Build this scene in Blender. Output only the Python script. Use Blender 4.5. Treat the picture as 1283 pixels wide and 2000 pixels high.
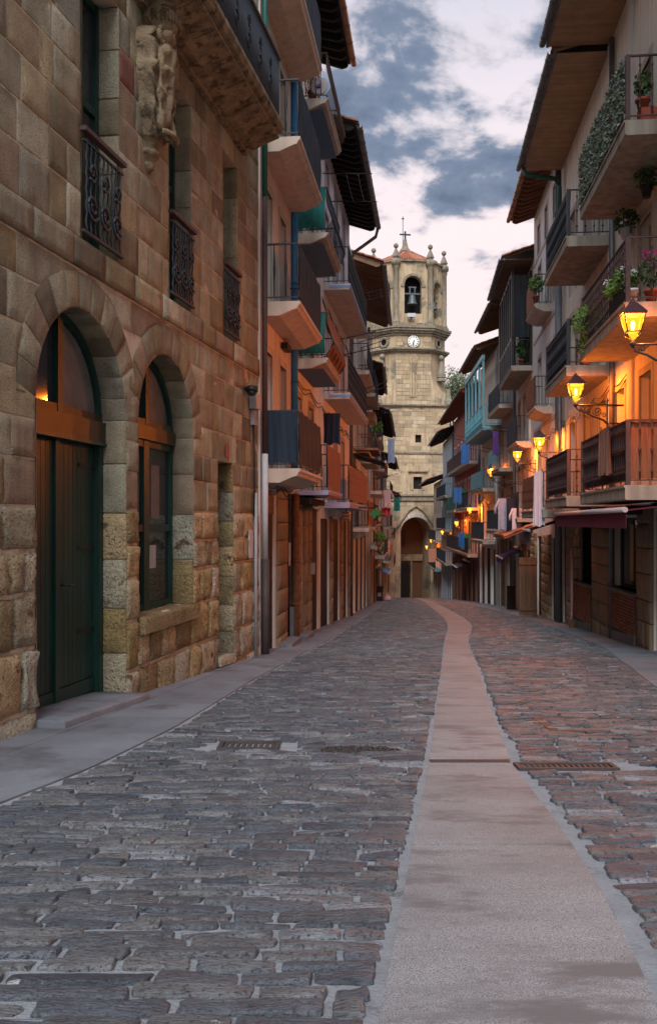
import bpy, math, random
from mathutils import Vector, Matrix, noise
random.seed(11)
R = math.radians
SC = bpy.context.scene
COL = SC.collection
for o in list(bpy.data.objects): bpy.data.objects.remove(o)

# ------------------------------------------------------------------ camera
F, HZ, CX, CAMZ = 1800.0, 1020.0, 641.5, 1.4      # focal length / horizon / centre in photo pixels
cam = bpy.data.cameras.new('camera'); cam_o = bpy.data.objects.new('camera', cam); COL.objects.link(cam_o)
cam.sensor_fit = 'VERTICAL'; cam.sensor_height = 36.0; cam.lens = 36.0 * F / 2000.0
cam.shift_y = 0.01; cam.clip_end = 3000; cam.clip_start = 0.05
cam_o.location = (0, 0, CAMZ); cam_o.rotation_euler = (R(90), 0, 0)
SC.camera = cam_o

# ------------------------------------------------------------------ sky, sun, exposure
SUN_EL, SUN_AZ = R(48), R(190)
W = bpy.data.worlds.new('World'); SC.world = W; W.use_nodes = True
nt = W.node_tree; nt.nodes.clear()
def nd(t, **k):
    n = nt.nodes.new(t)
    for a, b in k.items(): setattr(n, a, b)
    return n
def lk(a, b): nt.links.new(a, b)
def ramp(n, stops, interp='LINEAR'):
    n.color_ramp.interpolation = interp
    e = n.color_ramp.elements
    while len(e) < len(stops): e.new(0.5)
    for i, (p, c) in enumerate(stops):
        e[i].position = p; e[i].color = (c[0], c[1], c[2], 1) if not isinstance(c, (int, float)) else (c, c, c, 1)
out = nd('ShaderNodeOutputWorld'); bg = nd('ShaderNodeBackground'); bg.inputs['Strength'].default_value = 0.080
sky = nd('ShaderNodeTexSky', sky_type='NISHITA'); sky.sun_disc = False
sky.sun_elevation = SUN_EL; sky.sun_rotation = SUN_AZ; sky.air_density = 1.0; sky.dust_density = 2.0; sky.ozone_density = 2.0
tc = nd('ShaderNodeTexCoord'); sep = nd('ShaderNodeSeparateXYZ'); lk(tc.outputs['Generated'], sep.inputs[0])
def vm(op, a, b=None, c=None):
    n = nd('ShaderNodeMath', operation=op)
    for i, x in enumerate((a, b, c)):
        if x is None: continue
        if isinstance(x, (int, float)): n.inputs[i].default_value = x
        else: lk(x, n.inputs[i])
    return n.outputs[0]
zc = vm('MAXIMUM', sep.outputs['Z'], 0.0)
den = vm('ADD', zc, 0.40)
comb = nd('ShaderNodeCombineXYZ'); lk(vm('DIVIDE', sep.outputs['X'], den), comb.inputs[0]); lk(vm('DIVIDE', sep.outputs['Y'], den), comb.inputs[1])
mp = nd('ShaderNodeMapping'); lk(comb.outputs[0], mp.inputs['Vector']); mp.inputs['Location'].default_value = (9.0, 1.0, 0.3); mp.inputs['Scale'].default_value = (1.0, 1.15, 1)
n1 = nd('ShaderNodeTexNoise'); lk(mp.outputs[0], n1.inputs['Vector'])
n1.inputs['Scale'].default_value = 5.2; n1.inputs['Detail'].default_value = 10; n1.inputs['Roughness'].default_value = 0.57; n1.inputs['Distortion'].default_value = 0.15
n2 = nd('ShaderNodeTexNoise'); lk(mp.outputs[0], n2.inputs['Vector'])
n2.inputs['Scale'].default_value = 1.8; n2.inputs['Detail'].default_value = 6; n2.inputs['Roughness'].default_value = 0.6
# clear air: pale pink at the horizon turning to dusk blue, the clear-sky texture added over it
base = nd('ShaderNodeValToRGB'); lk(zc, base.inputs[0])
ramp(base, [(0.0, (0.62, 0.53, 0.50)), (0.12, (0.90, 0.76, 0.72)), (0.30, (0.95, 0.82, 0.80)), (0.42, (0.82, 0.76, 0.79)), (0.62, (0.42, 0.52, 0.68)), (1.0, (0.24, 0.34, 0.50))])
b10 = nd('ShaderNodeMix', data_type='RGBA', blend_type='MULTIPLY'); b10.inputs[0].default_value = 1
lk(base.outputs[0], b10.inputs[6]); b10.inputs[7].default_value = (5.6, 5.4, 5.45, 1)
addn = nd('ShaderNodeMix', data_type='RGBA', blend_type='MIX'); addn.inputs[0].default_value = 0.10
lk(b10.outputs[2], addn.inputs[6]); lk(sky.outputs[0], addn.inputs[7])
# cloud cover: a deck that thins out to a clear band over the horizon
fade = nd('ShaderNodeMapRange'); fade.interpolation_type = 'SMOOTHSTEP'; lk(zc, fade.inputs[0])
fade.inputs[1].default_value = 0.26; fade.inputs[2].default_value = 0.34; fade.inputs[3].default_value = 0.20; fade.inputs[4].default_value = 0.0
den1 = vm('SUBTRACT', n1.outputs['Fac'], fade.outputs[0])
mask = nd('ShaderNodeMapRange'); mask.interpolation_type = 'SMOOTHSTEP'; lk(den1, mask.inputs[0])
mask.inputs[1].default_value = 0.405; mask.inputs[2].default_value = 0.525
ccol = nd('ShaderNodeValToRGB'); lk(den1, ccol.inputs[0])
ramp(ccol, [(0.41, (4.6, 4.0, 4.05)), (0.455, (3.0, 2.85, 3.05)), (0.53, (1.05, 1.3, 1.75)), (0.68, (0.46, 0.64, 0.98))])
cv = nd('ShaderNodeMix', data_type='RGBA', blend_type='MULTIPLY'); cv.inputs[0].default_value = 0.7
cr = nd('ShaderNodeValToRGB'); lk(n2.outputs['Fac'], cr.inputs[0]); ramp(cr, [(0.35, (0.85, 0.95, 1.05)), (0.65, (1.3, 1.2, 1.2))])
lk(ccol.outputs[0], cv.inputs[6]); lk(cr.outputs[0], cv.inputs[7])
mx = nd('ShaderNodeMix', data_type='RGBA'); lk(mask.outputs[0], mx.inputs[0]); lk(addn.outputs[2], mx.inputs[6]); lk(cv.outputs[2], mx.inputs[7])
lk(mx.outputs[2], bg.inputs[0]); lk(bg.outputs[0], out.inputs[0])

sun = bpy.data.lights.new('sun', 'SUN'); sun.energy = 1.5; sun.angle = R(34); sun.color = (0.93, 0.965, 1.0)
sun_o = bpy.data.objects.new('sun', sun); COL.objects.link(sun_o); sun_o.location = (30, -30, 60)
sd = Vector((math.sin(SUN_AZ) * math.cos(SUN_EL), math.cos(SUN_AZ) * math.cos(SUN_EL), math.sin(SUN_EL)))
sun_o.rotation_euler = (-sd).to_track_quat('-Z', 'Y').to_euler()
SC.view_settings.view_transform = 'Standard'; SC.view_settings.look = 'None'; SC.view_settings.gamma = 1.0
SC.view_settings.exposure = 1.4
SC.render.engine = 'CYCLES'
SC.cycles.use_denoising = True
SC.cycles.max_bounces = 6; SC.cycles.diffuse_bounces = 3; SC.cycles.glossy_bounces = 3; SC.cycles.transparent_max_bounces = 8
SC.cycles.sample_clamp_indirect = 4.0; SC.cycles.caustics_reflective = False; SC.cycles.caustics_refractive = False

# ------------------------------------------------------------------ materials
M = {}
def pm(name, col, rough=0.8, var=0.22, scale=3.0, bump=0.25, bscale=40.0, metal=0.0, rand=0.0, streak=0.0, dirt=None, spec=0.35, stretch=(1, 1, 1), hues=None, bdist=0.02, island=False, speck=None, bstretch=None):
    """procedural surface: base colour with patchy noise, per-piece variation, rain streaks, dirt blotches and fine relief"""
    m = bpy.data.materials.new(name); m.use_nodes = True; t = m.node_tree; N = t.nodes; L = t.links
    b = N['Principled BSDF']; b.inputs['Roughness'].default_value = rough; b.inputs['Metallic'].default_value = metal
    b.inputs['Specular IOR Level'].default_value = spec
    g = N.new('ShaderNodeNewGeometry'); mpn = N.new('ShaderNodeMapping'); mpn.inputs['Scale'].default_value = stretch
    L.new(g.outputs['Position'], mpn.inputs['Vector'])
    def noi(sc, det=6, ro=0.6):
        n = N.new('ShaderNodeTexNoise'); n.inputs['Scale'].default_value = sc; n.inputs['Detail'].default_value = det; n.inputs['Roughness'].default_value = ro
        L.new(mpn.outputs[0], n.inputs['Vector']); return n
    na = noi(scale); nb = noi(scale * 9, 4, 0.7)
    ad = N.new('ShaderNodeMath'); ad.operation = 'MULTIPLY_ADD'; L.new(nb.outputs['Fac'], ad.inputs[0]); ad.inputs[1].default_value = 0.5
    L.new(na.outputs['Fac'], ad.inputs[2])
    mr = N.new('ShaderNodeMapRange'); L.new(ad.outputs[0], mr.inputs[0]); mr.inputs[1].default_value = 0.45; mr.inputs[2].default_value = 1.05
    mr.inputs[3].default_value = 1 - var; mr.inputs[4].default_value = 1 + var
    src = None
    if rand or hues or island:
        oi = N.new('ShaderNodeObjectInfo'); fr = N.new('ShaderNodeMath'); fr.operation = 'ADD'
        L.new(oi.outputs['Random'], fr.inputs[0]); L.new(g.outputs['Random Per Island'], fr.inputs[1])
        f2 = N.new('ShaderNodeMath'); f2.operation = 'FRACT'; L.new(fr.outputs[0], f2.inputs[0])
        rnd = f2.outputs[0] if island else oi.outputs['Random']
    if hues:
        r_ = N.new('ShaderNodeValToRGB'); r_.color_ramp.interpolation = 'LINEAR'
        ramp(r_, [(i / max(1, len(hues) - 1), h) for i, h in enumerate(hues)]); L.new(rnd, r_.inputs[0]); src = r_.outputs[0]
    mul = N.new('ShaderNodeVectorMath'); mul.operation = 'SCALE'
    if src: L.new(src, mul.inputs[0])
    else: mul.inputs[0].default_value = col[:3]
    L.new(mr.outputs[0], mul.inputs['Scale']); cur = mul.outputs[0]
    if rand:
        rr = N.new('ShaderNodeMapRange'); L.new(rnd, rr.inputs[0]); rr.inputs[3].default_value = 1 - rand; rr.inputs[4].default_value = 1 + rand
        m2 = N.new('ShaderNodeVectorMath'); m2.operation = 'SCALE'; L.new(cur, m2.inputs[0]); L.new(rr.outputs[0], m2.inputs['Scale']); cur = m2.outputs[0]
    if streak:
        ms = N.new('ShaderNodeMapping'); ms.inputs['Scale'].default_value = (5, 5, 0.35); L.new(g.outputs['Position'], ms.inputs['Vector'])
        ns = N.new('ShaderNodeTexNoise'); ns.inputs['Scale'].default_value = 1.3; ns.inputs['Detail'].default_value = 6; L.new(ms.outputs[0], ns.inputs['Vector'])
        m3 = N.new('ShaderNodeMapRange'); L.new(ns.outputs['Fac'], m3.inputs[0]); m3.inputs[1].default_value = 0.42; m3.inputs[2].default_value = 0.72
        m3.inputs[3].default_value = 1.0; m3.inputs[4].default_value = 1 - streak
        m4 = N.new('ShaderNodeVectorMath'); m4.operation = 'SCALE'; L.new(cur, m4.inputs[0]); L.new(m3.outputs[0], m4.inputs['Scale']); cur = m4.outputs[0]
    if dirt:
        dcol, dsc, lo, hi = dirt
        dn = noi(dsc, 8, 0.68); dm = N.new('ShaderNodeMapRange'); dm.interpolation_type = 'SMOOTHSTEP'
        L.new(dn.outputs['Fac'], dm.inputs[0]); dm.inputs[1].default_value = lo; dm.inputs[2].default_value = hi
        mxx = N.new('ShaderNodeMix'); mxx.data_type = 'RGBA'; L.new(dm.outputs[0], mxx.inputs[0]); L.new(cur, mxx.inputs[6]); mxx.inputs[7].default_value = (*dcol, 1); cur = mxx.outputs[2]
    if speck:
        scol, ssc, lo, hi = speck
        vn = N.new('ShaderNodeTexNoise'); vn.inputs['Scale'].default_value = ssc; vn.inputs['Detail'].default_value = 2; L.new(g.outputs['Position'], vn.inputs['Vector'])
        vmn = N.new('ShaderNodeMapRange'); L.new(vn.outputs['Fac'], vmn.inputs[0]); vmn.inputs[1].default_value = lo; vmn.inputs[2].default_value = hi
        mx2 = N.new('ShaderNodeMix'); mx2.data_type = 'RGBA'; L.new(vmn.outputs[0], mx2.inputs[0]); L.new(cur, mx2.inputs[6]); mx2.inputs[7].default_value = (*scol, 1); cur = mx2.outputs[2]
    L.new(cur, b.inputs['Base Color'])
    if bump:
        nn = noi(bscale, 5, 0.65)
        if bstretch:
            bm_ = N.new('ShaderNodeMapping'); bm_.inputs['Scale'].default_value = bstretch; L.new(g.outputs['Position'], bm_.inputs['Vector']); L.new(bm_.outputs[0], nn.inputs['Vector'])
        bp = N.new('ShaderNodeBump'); bp.inputs['Strength'].default_value = bump; bp.inputs['Distance'].default_value = bdist
        L.new(nn.outputs['Fac'], bp.inputs['Height']); L.new(bp.outputs[0], b.inputs['Normal'])
    M[name] = m; return m
def emi(name, col, strength, mixt=0.0):
    m = bpy.data.materials.new(name); m.use_nodes = True; t = m.node_tree; t.nodes.clear()
    o = t.nodes.new('ShaderNodeOutputMaterial'); e = t.nodes.new('ShaderNodeEmission'); e.inputs[0].default_value = (*col, 1); e.inputs[1].default_value = strength
    if mixt:
        tr = t.nodes.new('ShaderNodeBsdfTransparent'); tr.inputs[0].default_value = (1, 0.82, 0.5, 1); mi = t.nodes.new('ShaderNodeMixShader'); mi.inputs[0].default_value = mixt
        t.links.new(e.outputs[0], mi.inputs[1]); t.links.new(tr.outputs[0], mi.inputs[2]); t.links.new(mi.outputs[0], o.inputs[0])
    else: t.links.new(e.outputs[0], o.inputs[0])
    M[name] = m; return m
SAND = [(0.316, 0.266, 0.165), (0.446, 0.355, 0.19), (0.214, 0.177, 0.12), (0.465, 0.424, 0.3), (0.353, 0.266, 0.16), (0.279, 0.271, 0.215), (0.428, 0.355, 0.21), (0.279, 0.202, 0.14), (0.26, 0.227, 0.155), (0.4, 0.374, 0.28), (0.335, 0.281, 0.165)]
pm('sandstone', (0.36, 0.25, 0.15), 0.9, 0.34, 4.0, 1.0, 60, hues=SAND, rand=0.30, streak=0.25, dirt=((0.20, 0.14, 0.09), 3.4, 0.60, 0.70), bdist=0.03, speck=((0.17, 0.12, 0.075), 75, 0.60, 0.66))
pm('rough_stone', (0.36, 0.25, 0.15), 0.92, 0.5, 4.0, 1.0, 24, hues=[(0.50, 0.36, 0.15), (0.30, 0.22, 0.12), (0.54, 0.42, 0.20), (0.33, 0.29, 0.205), (0.50, 0.45, 0.34), (0.44, 0.31, 0.155), (0.35, 0.325, 0.25), (0.40, 0.29, 0.13)], rand=0.30, dirt=((0.14, 0.092, 0.05), 4.0, 0.55, 0.66), bdist=0.06, speck=((0.13, 0.085, 0.045), 40, 0.60, 0.67))
pm('purple_stone', (0.20, 0.085, 0.065), 0.9, 0.25, 4, 0.5, 40)
pm('mortar', (0.50, 0.43, 0.33), 0.95, 0.3, 5, 0.5, 60, dirt=((0.22, 0.18, 0.13), 3, 0.52, 0.66))
pm('carved_stone', (0.33, 0.245, 0.15), 0.9, 0.4, 4, 0.9, 40, streak=0.5, dirt=((0.10, 0.072, 0.045), 6, 0.50, 0.62), bdist=0.03)  # dark blotches are dirt and also painted shade for the carved recesses
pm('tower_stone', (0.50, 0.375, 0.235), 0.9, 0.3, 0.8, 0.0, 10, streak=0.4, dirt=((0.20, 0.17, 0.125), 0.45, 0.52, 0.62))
pm('tower_block', (0.47, 0.39, 0.27), 0.9, 0.2, 1.2, 0.3, 8, hues=[(0.50, 0.38, 0.235), (0.38, 0.28, 0.165), (0.58, 0.46, 0.31), (0.46, 0.34, 0.195), (0.33, 0.25, 0.165), (0.54, 0.415, 0.26)], island=True, dirt=((0.24, 0.21, 0.165), 0.4, 0.55, 0.72), streak=0.25)
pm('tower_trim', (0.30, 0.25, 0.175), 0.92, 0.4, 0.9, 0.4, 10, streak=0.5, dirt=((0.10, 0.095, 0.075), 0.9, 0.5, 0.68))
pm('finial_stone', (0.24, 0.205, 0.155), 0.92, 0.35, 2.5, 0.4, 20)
pm('cobble', (0.10, 0.105, 0.115), 0.42, 0.5, 7, 1.0, 24, hues=[(0.052, 0.060, 0.076), (0.105, 0.115, 0.135), (0.08, 0.083, 0.09), (0.132, 0.132, 0.132), (0.05, 0.06, 0.078), (0.10, 0.096, 0.095), (0.145, 0.152, 0.168)], rand=0.30, island=True, dirt=((0.36, 0.35, 0.34), 7.5, 0.655, 0.675), bdist=0.025, spec=0.5, bstretch=(1, 2.6, 1), speck=((0.04, 0.04, 0.045), 60, 0.56, 0.66))
pm('grout', (0.26, 0.265, 0.285), 0.92, 0.3, 6, 0.8, 70, dirt=((0.14, 0.14, 0.145), 4.5, 0.56, 0.70), speck=((0.24, 0.24, 0.245), 120, 0.52, 0.64))
pm('strip_slab', (0.27, 0.272, 0.278), 0.58, 0.34, 1.8, 0.5, 150, rand=0.10, dirt=((0.12, 0.118, 0.12), 2.2, 0.50, 0.64), bdist=0.006, speck=((0.13, 0.128, 0.13), 190, 0.44, 0.58), stretch=(0.6, 1.6, 1))
pm('pavement_slab', (0.19, 0.20, 0.225), 0.58, 0.30, 1.8, 0.4, 140, rand=0.14, dirt=((0.10, 0.10, 0.11), 1.6, 0.50, 0.68), bdist=0.006, speck=((0.12, 0.125, 0.14), 230, 0.46, 0.66))
pm('earth', (0.10, 0.10, 0.095), 0.95)
pm('cream_plaster', (0.82, 0.77, 0.66), 0.9, 0.08, 1.2, 0.12, 90, streak=0.22, dirt=((0.46, 0.41, 0.33), 0.7, 0.56, 0.8))
pm('white_plaster', (0.78, 0.77, 0.76), 0.9, 0.08, 1.2, 0.12, 90, streak=0.18, dirt=((0.50, 0.48, 0.45), 0.8, 0.56, 0.8))
pm('rose_plaster', (0.68, 0.58, 0.50), 0.9, 0.09, 1.2, 0.12, 90, streak=0.25, dirt=((0.44, 0.37, 0.31), 0.8, 0.55, 0.75))
pm('peach_plaster', (0.62, 0.51, 0.39), 0.9, 0.09, 1.2, 0.12, 90, streak=0.3, dirt=((0.40, 0.33, 0.25), 0.8, 0.55, 0.75))
pm('grey_plaster', (0.40, 0.37, 0.33), 0.9, 0.12, 1.2, 0.15, 80, streak=0.3)
pm('ochre_plaster', (0.50, 0.37, 0.22), 0.9, 0.12, 1.2, 0.15, 80, streak=0.3)
pm('red_plaster', (0.40, 0.15, 0.12), 0.85, 0.12, 1.5, 0.12, 80, streak=0.3)
pm('turquoise_paint', (0.16, 0.40, 0.46), 0.6, 0.12, 2, 0.1, 60, streak=0.25)
pm('pale_blue_plaster', (0.45, 0.58, 0.66), 0.85, 0.1, 1.5, 0.1, 60, streak=0.25)
pm('blue_paint', (0.05, 0.19, 0.42), 0.5, 0.14, 3, 0.12, 50, streak=0.3)
pm('dark_blue_paint', (0.045, 0.13, 0.24), 0.6, 0.14, 3, 0.12, 50)
pm('slab_blue', (0.20, 0.30, 0.55), 0.6, 0.1, 3, 0.1, 50, streak=0.15)
pm('lavender_paint', (0.40, 0.36, 0.50), 0.7, 0.1, 3, 0.1, 50)
pm('concrete', (0.38, 0.34, 0.28), 0.9, 0.16, 2.2, 0.25, 50, streak=0.4, dirt=((0.17, 0.15, 0.12), 1.6, 0.55, 0.78))
pm('beige_concrete', (0.62, 0.49, 0.39), 0.88, 0.1, 2, 0.15, 60, streak=0.2)
pm('cast_trim', (0.56, 0.50, 0.42), 0.88, 0.1, 2, 0.15, 60, streak=0.3)
pm('iron', (0.030, 0.036, 0.044), 0.5, 0.3, 8, 0.2, 60, spec=0.4)
pm('rust_iron', (0.10, 0.055, 0.04), 0.7, 0.4, 8, 0.3, 60)
pm('brown_iron', (0.085, 0.050, 0.045), 0.6, 0.3, 8, 0.2, 60)
pm('dark_screen', (0.014, 0.022, 0.036), 0.8, 0.35, 4, 0.35, 120, stretch=(1, 1, 0.25))
pm('blue_screen', (0.020, 0.036, 0.058), 0.78, 0.35, 3, 0.3, 120, stretch=(3, 3, 0.2))
pm('green_cloth', (0.02, 0.16, 0.14), 0.85, 0.25, 4, 0.3, 120, streak=0.35)
pm('reed_screen', (0.27, 0.11, 0.055), 0.85, 0.4, 6, 0.6, 60, stretch=(6, 6, 0.3))
pm('wood_soffit', (0.44, 0.27, 0.15), 0.6, 0.25, 3, 0.25, 40, rand=0.12)
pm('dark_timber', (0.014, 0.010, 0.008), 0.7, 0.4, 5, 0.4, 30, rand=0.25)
pm('brown_timber', (0.17, 0.085, 0.045), 0.65, 0.35, 5, 0.4, 30, rand=0.15, stretch=(4, 4, 0.6))
pm('red_timber', (0.23, 0.085, 0.045), 0.7, 0.35, 5, 0.4, 30, rand=0.15)
pm('post_wood', (0.15, 0.08, 0.05), 0.75, 0.4, 5, 0.4, 40, streak=0.4)
pm('green_paint', (0.005, 0.034, 0.026), 0.38, 0.45, 2.5, 0.25, 40, rand=0.2, spec=0.5, stretch=(3, 3, 0.4), dirt=((0.012, 0.022, 0.018), 3, 0.5, 0.62))
pm('varnished_wood', (0.022, 0.018, 0.010), 0.4, 0.5, 4, 0.2, 40, spec=0.5)
pm('glass', (0.018, 0.024, 0.030), 0.06, 0.2, 1.5, 0.0, 5, spec=0.6)
pm('curtain', (0.12, 0.115, 0.11), 0.6, 0.35, 4, 0.2, 30)
pm('painted_shade', (0.012, 0.010, 0.009), 0.9, 0.3, 3, 0.0, 5)  # near-black paint standing in for shade in drains, windows, belfry and oculi
pm('clay_tile', (0.34, 0.115, 0.065), 0.85, 0.35, 5, 0.4, 40, hues=[(0.38, 0.13, 0.07), (0.30, 0.10, 0.06), (0.42, 0.17, 0.095), (0.33, 0.12, 0.08)], island=True, rand=0.12)
pm('old_tile', (0.17, 0.11, 0.085), 0.9, 0.4, 5, 0.4, 40, hues=[(0.20, 0.12, 0.09), (0.14, 0.10, 0.085), (0.24, 0.13, 0.09)], island=True, rand=0.15)
pm('zinc', (0.17, 0.175, 0.18), 0.5, 0.3, 4, 0.15, 40, metal=0.4, streak=0.3)
pm('copper', (0.30, 0.16, 0.095), 0.42, 0.35, 4, 0.15, 40, metal=0.7)
pm('pipe_white', (0.55, 0.56, 0.58), 0.6, 0.12, 4, 0.1, 40, streak=0.3)
pm('pipe_blue', (0.04, 0.22, 0.46), 0.5, 0.25, 6, 0.15, 40)
pm('pipe_green', (0.02, 0.12, 0.09), 0.5, 0.25, 6, 0.15, 40)
pm('cast_iron_pipe', (0.055, 0.045, 0.045), 0.6, 0.3, 6, 0.3, 40)
pm('rust_pipe', (0.19, 0.09, 0.045), 0.85, 0.5, 9, 0.8, 50)
pm('leaf', (0.045, 0.10, 0.03), 0.6, 0.5, 12, 0.0, 5, hues=[(0.03, 0.075, 0.02), (0.06, 0.13, 0.035), (0.045, 0.10, 0.04), (0.085, 0.16, 0.05)], island=True)
pm('ivy_leaf', (0.05, 0.075, 0.045), 0.5, 0.4, 12, 0.0, 5, hues=[(0.05, 0.075, 0.045), (0.10, 0.13, 0.08), (0.20, 0.23, 0.19), (0.07, 0.10, 0.05), (0.30, 0.32, 0.30)], island=True)
pm('bright_leaf', (0.10, 0.20, 0.03), 0.6, 0.4, 12, 0.0, 5, hues=[(0.07, 0.16, 0.02), (0.12, 0.24, 0.04), (0.09, 0.19, 0.05)], island=True)
pm('hill_leaf', (0.07, 0.105, 0.04), 0.7, 0.4, 1.2, 0.0, 5, hues=[(0.05, 0.085, 0.03), (0.09, 0.13, 0.045), (0.065, 0.10, 0.035), (0.11, 0.14, 0.06)], island=True)
pm('bark', (0.09, 0.065, 0.045), 0.9, 0.3, 6, 0.5, 30)
pm('petal_white', (0.75, 0.75, 0.74), 0.6, 0.1, 8, 0.0, 5)
pm('petal_pink', (0.50, 0.03, 0.22), 0.6, 0.25, 8, 0.0, 5)
pm('petal_red', (0.45, 0.06, 0.10), 0.6, 0.25, 8, 0.0, 5)
pm('terracotta', (0.34, 0.085, 0.05), 0.8, 0.2, 6, 0.2, 40)
pm('white_pot', (0.55, 0.54, 0.58), 0.5, 0.1, 6, 0.1, 40)
pm('burgundy_canvas', (0.115, 0.012, 0.035), 0.85, 0.25, 3, 0.25, 120)
pm('awning_metal', (0.46, 0.45, 0.47), 0.4, 0.12, 4, 0.05, 40, metal=0.2)
pm('navy_canvas', (0.025, 0.035, 0.06), 0.85, 0.25, 3, 0.25, 120)
pm('blue_canvas', (0.015, 0.045, 0.26), 0.8, 0.2, 3, 0.2, 120)
pm('brick', (0.30, 0.12, 0.07), 0.85, 0.3, 8, 0.5, 60, rand=0.18)
pm('brick_joint', (0.09, 0.07, 0.06), 0.95, 0.2, 8, 0.3, 60)
pm('shop_stone', (0.24, 0.185, 0.12), 0.85, 0.22, 3, 0.35, 50, rand=0.12, dirt=((0.12, 0.095, 0.065), 2, 0.55, 0.78))
pm('ceramic', (0.50, 0.49, 0.50), 0.55, 0.08, 4, 0.05, 40)
pm('plastic_grey', (0.34, 0.35, 0.37), 0.5, 0.1, 4, 0.05, 40)
pm('plastic_bin', (0.055, 0.05, 0.075), 0.5, 0.15, 4, 0.1, 40)
pm('black_metal', (0.018, 0.016, 0.016), 0.45, 0.3, 8, 0.1, 50)
pm('lamp_cap', (0.07, 0.035, 0.045), 0.45, 0.3, 8, 0.15, 50, metal=0.3)
pm('bronze', (0.11, 0.125, 0.13), 0.55, 0.3, 5, 0.15, 30, metal=0.5)
pm('clock_white', (0.80, 0.78, 0.72), 0.5, 0.04, 3, 0.0, 5)
pm('sheet_white', (0.62, 0.60, 0.66), 0.9, 0.1, 8, 0.2, 60)
pm('towel_pink', (0.55, 0.36, 0.36), 0.9, 0.15, 8, 0.3, 90)
pm('towel_striped', (0.26, 0.14, 0.10), 0.9, 0.5, 5, 0.3, 90, stretch=(9, 9, 0.1))
pm('shirt_blue', (0.28, 0.34, 0.46), 0.9, 0.2, 8, 0.2, 60)
pm('shirt_navy', (0.018, 0.022, 0.04), 0.9, 0.2, 8, 0.2, 60)
pm('shirt_red', (0.45, 0.05, 0.06), 0.9, 0.2, 8, 0.2, 60)
pm('shirt_purple', (0.10, 0.05, 0.22), 0.9, 0.3, 8, 0.2, 60)
pm('flag_blue', (0.025, 0.12, 0.34), 0.85, 0.2, 5, 0.2, 60)
pm('flag_green', (0.03, 0.13, 0.045), 0.85, 0.2, 5, 0.2, 60)
pm('cross_green', (0.02, 0.16, 0.05), 0.5, 0.1, 5, 0.0, 60)
pm('sign_blue', (0.03, 0.16, 0.40), 0.5, 0.1, 5, 0.0, 60)
pm('sign_orange', (0.52, 0.24, 0.15), 0.7, 0.15, 5, 0.1, 60)
emi('lamp_glass', (1.0, 0.42, 0.02), 0.95, 0.5)
emi('lamp_core', (1.0, 0.66, 0.2), 9.0)
emi('shop_light', (1.0, 0.62, 0.28), 1.6)

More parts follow.
